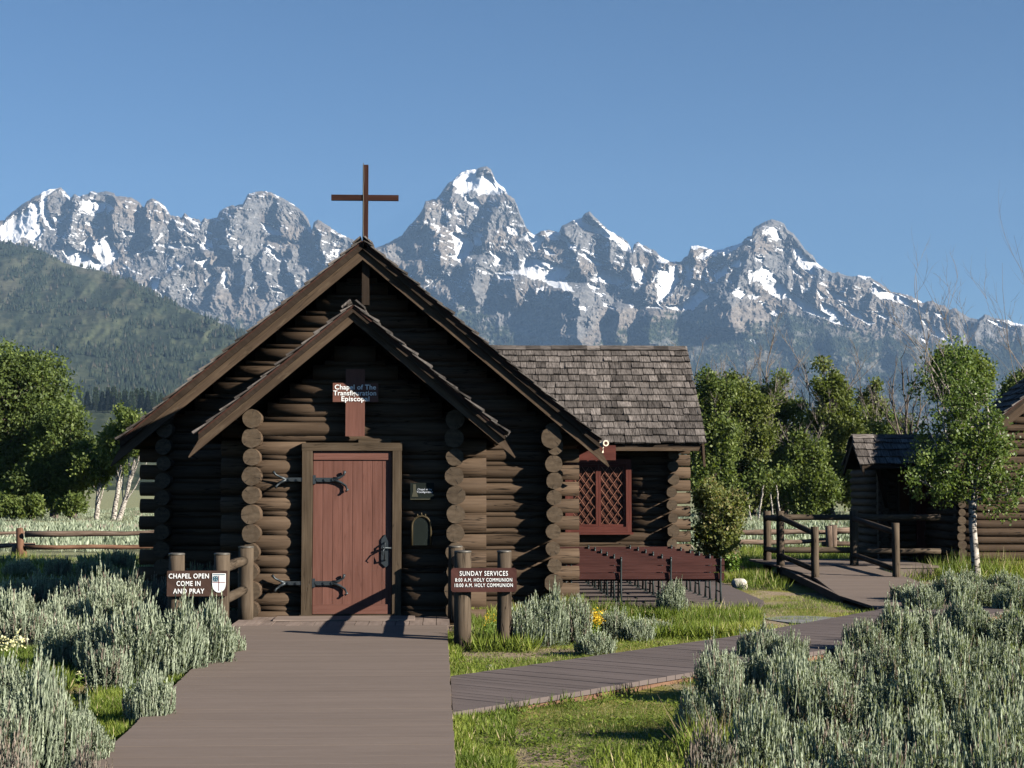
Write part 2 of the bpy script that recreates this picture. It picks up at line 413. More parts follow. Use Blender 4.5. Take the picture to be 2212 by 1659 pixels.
def build_ground():
    xs = np.concatenate([[-20000,-6000,-2000,-700,-250,-120,-70,-45,-30,-20,-15], np.arange(-12, 14.01, .16), [16,20,26,35,50,75,120,250,700,2000,6000,20000]])
    ys = np.concatenate([[-300,-60,-15,0,4,7], np.arange(8.5, 42, .16), [44,47,50,55,60,70,80,95,110,130,170,250,500,1200,3000,7000,14000,22000]])
    X, Y = np.meshgrid(xs, ys); Z = ground_z(X, Y)
    far = Y > 130; Z[far] = -.12
    dirt = np.clip((fbm(X*.55, Y*.55, 5, 11) - .50) * 6, 0, 1)
    for (u, v, r) in [(1500,1560,.45),(1250,1640,.3),(1600,1330,1.3),(260,1480,.7),(1380,1475,.35),(1180,1485,.35),(1760,1310,1.4),(1330,1650,.25),(500,1470,.35),(1650,1290,.9)]:
        p = G(u, v); dirt = np.maximum(dirt, np.clip(1.3 - np.hypot((X-p.x), (Y-p.y)*.6)/r - fbm(X*2, Y*2, 3, 5)*.8, 0, 1))
    meadow = np.clip((Y - 31) / 5, 0, 1)
    V = np.stack([X, Y, Z], -1).reshape(-1, 3)
    ny, nx = X.shape; i = np.arange(ny-1)[:, None]*nx + np.arange(nx-1)[None]
    Fq = np.stack([i, i+1, i+nx+1, i+nx], -1).reshape(-1, 4)
    m, nt, b = mat_new('ground_soil_and_turf', .95, .1)
    tc = nd(nt, 'ShaderNodeTexCoord'); L = nt.links
    n1 = nd(nt, 'ShaderNodeTexNoise', Scale=3.0, Detail=10.0, Roughness=.7); L.new(tc.outputs['Object'], n1.inputs['Vector'])
    n2 = nd(nt, 'ShaderNodeTexNoise', Scale=40.0, Detail=6.0, Roughness=.7); L.new(tc.outputs['Object'], n2.inputs['Vector'])
    turf = ramp(nt, n1.outputs[0], [(.3, (.15,.16,.035)), (.5, (.25,.225,.06)), (.7, (.38,.31,.14))])
    soil = ramp(nt, n2.outputs[0], [(.3, (.17,.12,.075)), (.5, (.30,.23,.15)), (.7, (.42,.36,.27))])
    med = ramp(nt, n1.outputs[0], [(.3, (.19,.21,.11)), (.5, (.27,.28,.16)), (.7, (.36,.32,.19))])
    ad = nd(nt, 'ShaderNodeAttribute', attribute_name='dirt'); am = nd(nt, 'ShaderNodeAttribute', attribute_name='meadow')
    n3 = math_n(nt, 'ADD', ad.outputs['Fac'], math_n(nt, 'MULTIPLY', math_n(nt, 'SUBTRACT', n2.outputs[0], .5), 1.2))
    dr = ramp(nt, n3, [(.35, (0,0,0)), (.65, (1,1,1))])
    c = mixc(nt, dr.outputs[0], turf.outputs[0], soil.outputs[0])
    c = mixc(nt, am.outputs['Fac'], c, med.outputs[0])
    L.new(c, b.inputs['Base Color'])
    bp = nd(nt, 'ShaderNodeBump', Strength=.7, Distance=.03); L.new(n2.outputs[0], bp.inputs['Height']); L.new(bp.outputs[0], b.inputs['Normal'])
    o = np_mesh('ground', V, Fq, m, smooth=True, pattr={'dirt': dirt, 'meadow': meadow})
    tag(o, 'flat valley ground of turf, bare soil and sagebrush meadow', kind='structure')
build_ground()

# ------------------------------------------------------------------ mountains (range surfaces with real relief)
R1 = lambda pts: [(x*.35283, 334.45 + y*.35283) for x, y in pts]
R2 = lambda pts: [(668.9 + x*.35283, 306.6 + y*.35283) for x, y in pts]
R3 = lambda pts: [(1431.4 + x*.35283, 390.2 + y*.35283) for x, y in pts]
SKY = [(-700,560),(-400,500),(-200,520),(-60,495)] + R1([(0,415),(40,410),(50,390),(120,330),(180,290),(260,240),(310,215),(350,212),(380,208),(435,270),(455,245),(490,265),(510,250),(540,245),(555,230),(600,235),(660,228),(700,240),(705,255),(740,255),(790,265),(850,290),(880,330),(895,285),(930,266),(975,290),(1010,320),(1045,375),(1110,385),(1125,360),(1160,385),(1200,395),(1230,410),(1250,385),(1270,395),(1325,385),(1340,345),(1380,320),(1430,310),(1480,300),(1495,270),(1510,240),(1560,222),(1610,220),(1660,230),(1710,255),(1780,290),(1840,340),(1880,390),(1905,460),(1915,410),(1940,393),(1990,420),(2060,470),(2120,500),(2160,520)]) \
  + R2([(340,650),(410,640),(480,610),(560,565),(600,510),(640,470),(690,400),(705,350),(770,340),(800,300),(840,245),(880,215),(920,175),(960,155),(1020,150),(1040,138),(1080,130),(1110,150),(1130,200),(1150,240),(1190,265),(1210,305),(1250,330),(1270,370),(1290,430),(1310,470),(1330,520),(1380,560),(1420,530),(1470,525),(1530,540),(1545,500),(1580,485),(1630,460),(1670,450),(1690,420),(1720,407),(1750,440),(1790,480),(1830,520),(1900,560),(1950,590),(1985,650),(1995,610),(2020,600),(2080,630),(2130,655)]) \
  + R3([(0,450),(50,480),(130,480),(150,455),(170,440),(190,385),(230,378),(290,395),(330,408),(390,400),(450,380),(510,360),(530,330),(570,315),(580,270),(630,240),(650,228),(690,212),(730,220),(770,235),(795,280),(830,300),(870,350),(900,395),(950,440),(985,490),(1030,520),(1070,545),(1110,540),(1150,560),(1200,570),(1240,560),(1310,570),(1370,610),(1440,660),(1560,685),(1640,730),(1700,715),(1740,740),(1780,750),(1800,775),(1840,760),(1880,790),(1940,825),(1990,830),(2030,800),(2090,825),(2150,830),(2212,850)]) + [(2260,705),(2400,740),(2700,700),(3000,760)]
SNOW = [R1(p) for p in [
 [(0,480),(60,410),(180,330),(200,295),(240,300),(255,370),(240,420),(270,460),(265,490),(235,535),(150,515),(95,555),(60,545),(0,530)],
 [(-600,420),(-60,470),(0,480),(0,530),(-300,520)],
 [(258,245),(330,212),(358,218),(290,265),(285,300),(305,380),(338,460),(318,462),(290,420),(262,370),(256,300)],
 [(390,225),(440,270),(430,282),(398,250)],[(335,385),(395,375),(398,400),(350,420)],
 [(515,283),(560,280),(637,295),(632,352),(580,364),(495,345)],[(530,428),(560,415),(605,445),(600,457)],
 [(500,545),(560,498),(572,560),(560,594)],[(395,600),(420,540),(445,580),(530,610),(640,680),(620,714),(460,700)],
 [(565,560),(670,505),(700,560),(740,620),(690,680),(645,690),(600,620)],[(635,300),(700,330),(665,362)],
 [(943,280),(1002,316),(1002,330),(948,296)],[(1130,382),(1230,420),(1205,434),(1150,402)],[(1095,452),(1130,455),(1183,480),(1172,497)],
 [(755,468),(838,490),(770,507)],[(845,622),(900,558),(962,543),(968,562),(900,592)],[(985,562),(1050,548),(1098,538),(1095,578),(1040,576)],
 [(1220,538),(1272,560),(1290,592),(1240,578)],[(1185,650),(1230,642),(1283,630),(1255,704),(1220,670)],[(1320,548),(1387,550),(1360,577)],
 [(1598,418),(1640,425),(1682,445),(1728,490),(1690,497),(1630,477)],[(1740,512),(1808,538),(1780,545)],[(1655,236),(1702,258),(1690,266)],
 [(1850,418),(1892,438),(1908,482),(1860,442)],[(1925,528),(1948,570),(1932,578)],[(1250,478),(1290,540),(1302,572),(1258,550)],
 [(930,763),(982,768),(966,842),(935,822)],[(985,848),(1038,853),(1000,882)],[(1080,658),(1122,680),(1095,703)],[(1250,770),(1332,728),(1290,792)],
 [(1370,723),(1397,740),(1382,790),(1402,827),(1352,780)],[(1430,770),(1482,738),(1484,787),(1450,797)],[(1652,813),(1692,818),(1733,845),(1670,838)],
 [(1598,553),(1640,558),(1722,622),(1702,648),(1650,602)],[(1150,820),(1212,813),(1180,863)],[(1028,678),(1052,700),(1018,733)],
 [(2030,530),(2092,518),(2050,548)],[(2040,568),(2094,568),(2060,614)],[(1765,285),(1805,310),(1795,312)],[(985,485),(1010,478),(960,540),(950,535)],
 [(1560,755),(1590,760),(1570,775)],[(1690,900),(1740,905),(1700,915)],[(1100,560),(1200,545),(1215,575),(1150,570)]]]
SNOW += [R2(p) for p in [
 [(880,235),(898,188),(960,165),(1032,150),(1018,195),(1092,180),(1122,205),(1150,240),(1197,265),(1192,283),(1135,302),(1040,312),(1010,272),(950,302),(880,300),(905,265)],
 [(955,340),(1015,332),(1058,397),(1010,392),(970,366)],[(892,403),(943,420),(932,434),(895,432)],[(893,503),(942,508),(967,547),(905,537)],
 [(863,553),(962,563),(1012,632),(972,682),(930,734),(905,728),(845,683),(895,690),(875,620)],[(985,535),(1050,540),(1047,622),(1015,627)],
 [(768,503),(797,525),(780,542)],[(1188,373),(1252,370),(1225,388)],[(1213,498),(1287,523),(1277,558),(1223,547)],
 [(1262,602),(1308,560),(1340,543),(1442,570),(1420,612),(1385,668),(1350,602),(1300,592)],[(1440,533),(1532,543),(1624,625),(1602,643),(1545,592),(1500,592),(1458,572)],
 [(1433,640),(1472,643),(1508,677),(1468,683)],[(1620,462),(1670,457),(1740,497),(1812,507),(1945,598),(1988,657),(1930,624),(1900,600),(1820,565),(1755,544),(1720,540),(1648,494)],
 [(1723,563),(1803,600),(1833,655),(1768,602)],[(1648,668),(1702,673),(1815,737),(1758,740),(1698,704)],[(1108,668),(1198,678),(1182,743),(1128,752),(1140,710)],
 [(1320,698),(1402,703),(1500,728),(1604,768),(1562,832),(1620,910),(1500,880),(1400,835),(1280,802),(1158,802),(1160,788),(1290,778)],
 [(1153,805),(1242,815),(1237,837),(1158,832)],[(1722,838),(1800,768),(1862,778),(1934,830),(1902,864),(1800,848)],[(1700,858),(1784,878),(1740,904)],
 [(1393,893),(1433,920),(1444,964),(1400,922)],[(1943,872),(2012,853),(2014,882),(1958,884)],[(2098,833),(2165,758),(2204,790),(2108,844)],
 [(2068,1008),(2130,973),(2174,1018)],[(1898,603),(1982,648),(1992,668),(1918,642)],[(2008,598),(2114,663),(2080,660),(2018,622)],[(2148,698),(2214,688),(2214,722),(2138,718)],
 [(725,790),(817,763),(800,793)],[(700,890),(793,828),(780,853)],[(820,1002),(903,930),(882,982),(850,1008)],[(1803,985),(1888,1010),(1838,1008)],[(1658,1000),(1704,1003),(1690,1033)],
 [(1968,990),(2044,988),(2000,1013)],[(930,300),(960,310),(935,330)],[(1750,908),(1812,928),(1790,935)],[(940,1005),(975,1015),(955,1030)],[(1860,850),(1950,880),(1910,890)],[(1980,760),(2050,740),(2070,860),(2010,840)]]]
SNOW += [R3(p) for p in [
 [(640,285),(720,262),(768,347),(740,332),(712,347)],[(713,388),(803,398),(780,424)],[(558,443),(642,458),(634,494),(600,468)],
 [(828,373),(882,398),(892,428),(972,478),(1024,522),(960,512),(977,553),(930,558),(868,512),(838,457)],[(808,503),(850,518),(893,578),(838,553)],
 [(553,543),(620,528),(640,498),(702,558),(782,638),(832,698),(930,765),(1030,840),(900,785),(800,705),(748,714),(638,644),(625,602),(556,602)],
 [(818,678),(902,718),(962,768),(1082,828),(1198,886),(1100,866),(1000,826),(898,764)],[(978,648),(1042,700),(998,704)],[(1028,643),(1082,663),(1168,710),(1140,728),(1078,704)],
 [(998,728),(1062,748),(1132,818),(1169,862),(1128,870),(1058,814),(1006,782)],[(1118,738),(1202,768),(1326,852),(1300,864),(1198,814)],
 [(443,670),(490,648),(534,680),(500,714),(458,698)],[(553,690),(602,678),(624,700),(558,714)],[(608,733),(644,733),(642,764)],[(683,797),(750,758),(764,780),(700,812)],
 [(223,452),(310,408),(392,403),(340,432),(268,464)],[(178,385),(230,376),(294,395),(200,397)],[(388,405),(512,360),(470,402),(398,444)],[(338,542),(402,498),(424,542),(348,604)],
 [(-20,562),(102,498),(112,602),(60,684),(-20,744)],[(148,478),(194,518),(182,644),(148,622)],[(128,742),(242,648),(304,700),(200,774),(148,784)],[(-20,518),(38,550),(-10,568)],[(-10,448),(94,483),(20,481)],
 [(1326,608),(1402,656),(1502,688),(1604,738),(1660,800),(1540,748),(1450,716),(1380,708),(1316,667)],[(1228,558),(1325,568),(1280,584)],[(1318,788),(1464,808),(1400,829)],
 [(1626,828),(1702,866),(1848,1006),(1700,930),(1636,852)],[(1618,943),(1684,968),(1658,979)],[(1708,788),(1762,786),(1796,832),(1738,818)],[(1798,868),(1864,934),(1818,902)],
 [(2048,833),(2142,848),(2206,894),(2138,888)],[(2146,838),(2300,860),(2212,876)],[(30,760),(140,745),(130,790),(60,775)],[(440,480),(500,440),(480,520),(430,520)],[(555,965),(600,970),(580,985)],[(160,590),(250,600),(220,640)]]]
# crest lines: (points, reach towards the viewer in metres, width of left flank px, width of right flank px)
CREST = [(R1(p), a, wl, wr) for p, a, wl, wr in [
 ([(455,245),(440,420),(420,540)],130,18,45),([(705,250),(700,360),(705,470)],150,20,50),([(920,270),(910,400),(930,540)],170,26,45),([(1490,280),(1400,400),(1390,520),(1420,620)],190,30,75),
 ([(1700,260),(1690,400),(1720,480)],90,14,50),([(1500,500),(1480,650),(1500,800)],110,18,30),([(1640,540),(1600,640),(1640,830)],120,18,32),([(1930,400),(1990,640),(2030,700)],150,30,60),
 ([(1290,560),(1200,640),(1000,760),(960,860)],160,30,60),([(860,700),(840,800)],110,30,40),([(640,290),(660,500),(600,560)],90,20,40),([(1780,560),(1760,700),(1840,830)],110,18,32),
 ([(200,300),(120,560)],60,30,60),([(1420,700),(1330,820),(1300,900)],100,24,40),([(1150,420),(1080,560),(1060,600)],80,24,40)]]
CREST += [(R2(p), a, wl, wr) for p, a, wl, wr in [
 ([(720,350),(700,480),(790,560),(810,760)],200,70,50),([(1080,150),(1010,330),(960,480),(980,560)],40,20,50),([(1200,310),(1110,460),(1060,620)],190,34,70),([(890,240),(850,440),(860,540)],90,30,60),
 ([(1060,690),(1020,800),(1000,930)],210,50,40),([(1280,790),(1240,860),(1260,960)],200,40,50),([(1560,860),(1640,960),(1640,1190),(1700,1260)],430,110,80),([(1480,640),(1400,760)],60,30,60),
 ([(1900,990),(1910,1100),(1890,1230)],300,45,40),([(2130,1010),(2080,1150),(2080,1240)],300,50,60),([(1545,500),(1620,640),(1660,800)],120,26,60),([(1720,410),(1840,560),(1870,740)],150,24,60),
 ([(1995,610),(1960,760),(2000,900)],150,24,45),([(690,700),(660,800)],150,40,40),([(1310,480),(1220,560)],50,20,40),([(2212,690),(2100,860),(2060,930)],160,30,60),([(820,880),(900,1000)],100,40,40)]]
CREST += [(R3(p), a, wl, wr) for p, a, wl, wr in [
 ([(640,240),(560,420),(530,560),(430,700),(440,900)],330,110,80),([(800,290),(660,400),(690,520)],110,22,50),([(190,390),(230,480),(200,600)],130,24,50),([(340,690),(300,800)],200,50,40),
 ([(880,580),(880,700)],80,18,35),([(1000,580),(960,680)],80,18,30),([(1230,565),(1190,650)],90,20,40),([(1340,620),(1280,760)],90,20,50),([(1700,720),(1640,860)],80,20,50),([(1840,760),(1800,850)],60,16,40),([(2030,805),(1980,850)],70,24,60),
 ([(620,880),(480,930)],90,30,30),([(820,850),(800,1000),(900,1150)],90,30,50),([(1060,900),(1120,1100)],120,40,60),([(1500,1000),(1560,1200)],120,50,70)]]
FOREST_TOP = [(-700,640),(700,700),(900,690)] + R2([(900,1000),(1000,1010),(1150,1110),(1400,1245),(1700,1260)]) + R3([(-150,860),(0,800),(150,830),(300,880),(470,920),(580,880),(700,800),(830,800),(950,830),(1100,870),(1200,890),(1400,920),(1600,960),(1800,1000),(2000,950),(2212,960)]) + [(3000,720)]

def range_sheet(name, sky, us, vbot, nrow, Rfun, relief_fun, attr_fun, mat, back=700.0, jag=5.0):
    su, sv = np.array(sky).T
    U = us; vs = np.interp(U, su, sv)
    vs = vs + (ridged(U/9.0, U*0, 4, 50) - .62) * jag
    t = np.linspace(0, 1, nrow) ** 1.25
    Vv = vs[None] + (vbot - vs[None]) * t[:, None]
    UU = np.broadcast_to(U[None], Vv.shape)
    Yd = Rfun(UU, Vv) - relief_fun(UU, Vv, vs[None])
    def pts(UU, Vv, Yd): return np.stack([(UU-VPX)/F*Yd, Yd, CAM.z + (VPY-Vv)/F*Yd], -1)
    P = pts(UU, Vv, Yd)
    bk = []
    for k, (dy, dv) in enumerate([(back*1.0, 150), (back*.35, 45)]):
        Yb = Yd[0] + dy
        Pb = pts(U, vs, Yd[0]).copy(); Pb[:, 0] *= Yb/Yd[0]; Pb[:, 1] = Yb; Pb[:, 2] -= dv / F * Yd[0] * 1.0 + (dy * .5)
        bk.append(Pb)
    allP = np.concatenate([np.array(bk), P], 0)
    nr, nc = allP.shape[:2]
    i = np.arange(nr-1)[:, None]*nc + np.arange(nc-1)[None]
    Fq = np.stack([i, i+nc, i+nc+1, i+1], -1).reshape(-1, 4)
    at = attr_fun(UU, Vv, vs[None], P)
    at = {k: np.concatenate([np.repeat(a[:1], 2, 0), a], 0) for k, a in at.items()}
    o = np_mesh(name, allP.reshape(-1, 3), Fq, mat, smooth=True, pattr=at)
    return o, P, at

def crest_relief(U, V, crests):
    out = np.zeros(U.shape)
    wx = (fbm(U/22, V/22, 4, 21) - .5) * 26
    for pts, a, wl, wr in crests:
        pts = sorted(pts, key=lambda p: p[1])
        pu = np.array([p[0] for p in pts]); pv = np.array([p[1] for p in pts])
        cu = np.interp(V, pv, pu)
        d = U + wx - cu
        ext = np.clip((V - pv[0] + 6) / 22, 0, 1) * np.clip((pv[-1] + 26 - V) / 30, 0, 1)
        f = np.where(d < 0, 1 + d / wl, 1 - d / wr)
        out = np.maximum(out, a * np.clip(f, 0, 1) * ext)
    return out

def mountain_relief(U, V, vs):
    t = V - vs
    edge = np.clip(t / 7, 0, 1)
    wu = U + (fbm(U/40, V/40, 3, 4) - .5) * 34; wv = V + (fbm(U/40, V/40, 3, 9) - .5) * 34
    big = ridged(wu/46, wv/75, 3, 1, .5) * 150
    mid = ridged((wu + wv*.25)/19, wv/36, 4, 12, .6) * 88
    fine = ridged((wu - wv*.3)/6.5, wv/9, 4, 31, .75) * 46
    low = np.clip((V - 690) / 60, 0, 1)
    sn = np.zeros(U.shape)
    for poly in SNOW:
        xs_, ys_ = zip(*poly); m = (U > min(xs_)) & (U < max(xs_)) & (V > min(ys_)) & (V < max(ys_))
        if m.any(): idx = np.nonzero(m); sn[idx] = np.maximum(sn[idx], inpoly(U[idx], V[idx], poly))
    for _ in range(3): sn[:, 1:-1] = (sn[:, :-2] + sn[:, 1:-1] + sn[:, 2:]) / 3
    k = 1 - .8*sn
    return (crest_relief(U, V, CREST)*1.25 + big*.75 + (mid*.8 * (1 - .45*low) + fine * (1 - .5*low)) * k) * (.12 + .88*edge)

def mountain_attr(U, V, vs, P):
    n1 = (fbm(U/11, V/11, 6, 61, .68) - .5) * 17; n2 = (fbm(U/11, V/11, 6, 77, .68) - .5) * 12
    pu, pv = U + n1, V + n2
    sn = np.zeros(U.shape)
    for poly in SNOW:
        xs_, ys_ = zip(*poly); cx_, cy_ = sum(xs_)/len(xs_), sum(ys_)/len(ys_)
        gr = 1 + 2.2/max(3, min(max(xs_)-min(xs_), max(ys_)-min(ys_)))
        poly = [(cx_+(a-cx_)*gr, cy_+(b-cy_)*gr) for a, b in poly]; xs_, ys_ = zip(*poly)
        m = (pu > min(xs_)) & (pu < max(xs_)) & (pv > min(ys_)) & (pv < max(ys_))
        if m.any():
            idx = np.nonzero(m); sn[idx] = np.maximum(sn[idx], inpoly(pu[idx], pv[idx], poly))
    # scattered small patches in gullies
    g = ridged(U/17, V/12, 5, 91, .7)
    g2 = ridged((U + V*.7)/30, (V - U*.35)/7, 4, 95, .65)
    sc = ((g < .355) & (fbm(U/60, V/60, 2, 44) > .46) | (g2 < .405) & (fbm(U/50, V/50, 2, 47) > .47)) & (V < 648)
    sn = np.maximum(sn, sc * 1.0)
    fu, fv = np.array(FOREST_TOP).T
    fl = np.interp(U, fu, fv)
    fo = np.clip((V - fl + (fbm(U/14, V/8, 5, 15, .65) - .5) * 75) / 12, 0, 1)
    bare = (fbm(U/30 - V/60, V/14, 5, 8, .62) > .57) & (V > 700)
    fo = fo * (1 - .55 * bare)
    warm = fbm(U/80, V/60, 4, 33)
    return {'snow': sn, 'forest': fo, 'warm': warm}

def rock_mat():
    m, nt, b = mat_new('alpine_granite_and_snow', .95, .05); L = nt.links
    tc = nd(nt, 'ShaderNodeTexCoord')
    mp = nd(nt, 'ShaderNodeMapping'); mp.inputs['Scale'].default_value = (.014, .014, .03); L.new(tc.outputs['Object'], mp.inputs[0])
    n = nd(nt, 'ShaderNodeTexNoise', Scale=1.0, Detail=12.0, Roughness=.72); L.new(mp.outputs[0], n.inputs['Vector'])
    rock = ramp(nt, n.outputs[0], [(.34, (.095,.09,.088)), (.5, (.18,.169,.158)), (.66, (.29,.27,.247))])
    aw = nd(nt, 'ShaderNodeAttribute', attribute_name='warm')
    wr = ramp(nt, aw.outputs['Fac'], [(.4, (.96,.99,1.03)), (.62, (1.12,1.03,.94))])
    rock2 = mixc(nt, 1.0, rock.outputs[0], wr.outputs[0], 'MULTIPLY')
    fr = ramp(nt, n.outputs[0], [(.35, (.018,.026,.015)), (.5, (.038,.048,.026)), (.66, (.12,.12,.07))])
    af = nd(nt, 'ShaderNodeAttribute', attribute_name='forest'); c = mixc(nt, af.outputs['Fac'], rock2, fr.outputs[0])
    asn = nd(nt, 'ShaderNodeAttribute', attribute_name='snow')
    sf = ramp(nt, math_n(nt, 'ADD', asn.outputs['Fac'], math_n(nt, 'MULTIPLY', math_n(nt, 'SUBTRACT', n.outputs[0], .5), .9)), [(.45, (0,0,0)), (.58, (1,1,1))])
    c = mixc(nt, sf.outputs[0], c, (.86,.86,.87))
    L.new(c, b.inputs['Base Color'])
    bp = nd(nt, 'ShaderNodeBump', Strength=.4, Distance=16.0); L.new(n.outputs[0], bp.inputs['Height'])
    bs = nd(nt, 'ShaderNodeMix'); L.new(bp.outputs[0], b.inputs['Normal'])
    return m
MR = lambda U, V: np.interp(V, [330, 700, 900, 1060], [11000, 9500, 8300, 6800])
mt, mtP, mtA = range_sheet('mountains', SKY, np.arange(-420, 2640, 1.4), 1062, 480, MR, mountain_relief, mountain_attr, rock_mat())
tag(mt, 'jagged grey granite range with snowfields and a tall central peak', kind='structure')

FOOT = [(-700,600),(-300,545)] + R1([(0,550),(80,555),(200,575),(300,610),(400,670),(520,700),(620,715),(700,745),(780,775),(900,830),(1000,885),(1100,930),(1200,970),(1320,1020),(1450,1090),(1560,1130)]) + [(620,760),(760,800),(900,830),(1100,870),(1400,905),(1900,940)]
FR = lambda U, V: np.interp(V, [520, 850, 892, 1060], [6200, 3100, 1650, 700])
def foot_relief(U, V, vs):
    e = np.clip((V - vs) / 10, 0, 1) * np.clip((860 - V) / 120, .05, 1)
    return (fbm((U + V*.5)/90, V/120, 4, 5) * 260 + ridged((U + V*.6)/60, V/60, 4, 7) * 70 + fbm(U/10, V/10, 4, 6) * 45) * e
def foot_attr(U, V, vs, P):
    w = fbm(U/30 + V/40, V/22, 5, 14, .62)
    up = np.clip(1 - (V - vs) / 150, 0, 1)
    return {'open': np.clip((w - .45) * 9 - up * .3, 0, 1), 'dry': np.clip(1 - (V - 560) / 190, 0, 1) * np.clip(fbm(U/40, V/40, 3, 2)*2 - .4, 0, 1)}
def foot_mat():
    m, nt, b = mat_new('grassy_foothill', .95, .05); L = nt.links
    tc = nd(nt, 'ShaderNodeTexCoord'); n = nd(nt, 'ShaderNodeTexNoise', Scale=.02, Detail=10.0, Roughness=.7); L.new(tc.outputs['Object'], n.inputs['Vector'])
    g = ramp(nt, n.outputs[0], [(.35, (.055,.07,.04)), (.55, (.095,.108,.062)), (.7, (.135,.138,.088))])
    dy = ramp(nt, n.outputs[0], [(.35, (.08,.075,.05)), (.6, (.13,.12,.085))])
    wd = ramp(nt, n.outputs[0], [(.35, (.03,.042,.028)), (.6, (.055,.068,.042))])
    ad = nd(nt, 'ShaderNodeAttribute', attribute_name='dry'); ao = nd(nt, 'ShaderNodeAttribute', attribute_name='open')
    c = mixc(nt, ad.outputs['Fac'], g.outputs[0], dy.outputs[0]); c = mixc(nt, ao.outputs['Fac'], wd.outputs[0], c)
    L.new(c, b.inputs['Base Color'])
    bp = nd(nt, 'ShaderNodeBump', Strength=.5, Distance=8.0); L.new(n.outputs[0], bp.inputs['Height']); L.new(bp.outputs[0], b.inputs['Normal'])
    return m
ft, ftP, ftA = range_sheet('foothill', FOOT, np.arange(-420, 1900, 3.0), 1062, 170, FR, foot_relief, foot_attr, foot_mat(), back=500, jag=2)
tag(ft, 'green foothill sloping down from the left, dotted with conifers', kind='structure')

def cone_wood(name, pts, hs, rng, mat, label):
    n = len(pts); k = 5
    a = np.arange(k) / k * 2 * np.pi
    ring = np.stack([np.cos(a), np.sin(a), a*0], -1)
    r = hs * rng.uniform(.16, .26, n)
    base = pts[:, None, :] + ring[None] * r[:, None, None] + np.array([0,0,.12])[None,None] * hs[:, None, None]
    rot = rng.uniform(-.05, .05, (n, 2))
    top = pts + np.stack([rot[:,0]*hs, rot[:,1]*hs, hs], -1)
    V = np.concatenate([base.reshape(-1, 3), top], 0)
    i = np.arange(n)[:, None]*k + np.arange(k)[None]; j = np.arange(n)[:, None]*k + (np.arange(k)[None]+1) % k
    Fq = np.stack([i, j, np.broadcast_to(n*k + np.arange(n)[:, None], i.shape)], -1).reshape(-1, 3)
    o = np_mesh(name, V, Fq, mat, rnd=np.repeat(rng.random(n), k))
    tag(o, label, 'forest', kind='stuff'); return o
rngf = np.random.default_rng(3)
farcon = leafy('distant_conifer', [(0,(.015,.026,.015)),(.8,(.035,.05,.028)),(1,(.08,.07,.05))], trans=0, rough=.9)
def scatter_on(P, dens, n, rng):
    p = dens.ravel() / dens.sum(); idx = rng.choice(len(p), n, p=p)
    q = P.reshape(-1, 3)[idx]; s = q[:, 1:2] / F
    q = q + rng.uniform(-1.5, 1.5, (n, 3)) * s * np.array([1.5, 1, 0]); return q
dn = (1 - ftA['open'][2:] * .93); vv = np.linspace(0, 1, 170)[:, None] ** 1.25
dn = dn * (ftP[..., 2] > 120) * np.clip((fbm(ftP[...,0]/110, ftP[...,1]/160, 4, 71) - .42) * 7, .04, 1)
q = scatter_on(ftP, dn + 1e-9, 10500, rngf)
cone_wood('foothill_forest', q, rngf.uniform(8, 19, len(q)), rngf, farcon, 'far conifer forest scattered over the foothill on the left')
dm = (mtA['forest'][2:] ** 2) * (mtP[..., 0] > -1500) * (mtP[..., 2] > 350)
q = scatter_on(mtP, dm + 1e-9, 26000, rngf)
cone_wood('mountain_forest', q, rngf.uniform(10, 24, len(q)), rngf, farcon, 'far conifer forest covering the lower mountain slopes on the right')

# ------------------------------------------------------------------ chapel
chapel = empty('log_chapel', (0, 0, 0))
tag(chapel, 'dark brown log chapel with steep gable, entry porch and side wing', 'chapel')
rl = random.Random(5)
CZ = 0.2365     # height of one log course

def log_row_x(mb, x0, x1, y, z, r, rng, taper=True, n=14):
    k = max(2, int((x1-x0)/.5)+1)
    pts = []; rad = []
    for i in range(k):
        t = i/(k-1)
        pts.append((x0+(x1-x0)*t, y + rng.uniform(-.006,.006), z + rng.uniform(-.005,.005))); rad.append(r*(1+rng.uniform(-.035,.035)))
    mb.tube(pts, rad, n, rng=rng, wob=.025, capmat=1)
def end_crack(mb, x, y, z, r, rng):
    for k in range(rng.choice([1, 1, 2, 3])):
        a = rng.uniform(0, 6.28); q = rng.uniform(.35, .85)*r; c, s_ = math.cos(a), math.sin(a); w = .0022
        p0 = (x + c*r*.93, z + s_*r*.93); p1 = (x + c*(r*.93-q), z + s_*(r*.93-q))
        mb.prism([(p0[0]-s_*w*1.8, p0[1]+c*w*1.8), (p0[0]+s_*w*1.8, p0[1]-c*w*1.8), p1], y-.0015, y+.004, mat=2)
def log_row_y(mb, x, y0, y1, z, r, rng, n=16, wob=.045):
    if r > .095: end_crack(mb, x, y0, z, r*.96, rng)
    k = max(2, int((y1-y0)/.9)+1)
    mb.tube([(x+rng.uniform(-.006,.006), y0+(y1-y0)*i/(k-1), z) for i in range(k)], [r*(1+rng.uniform(-.03,.03)) for i in range(k)], n, rng=rng, wob=wob, capmat=1)

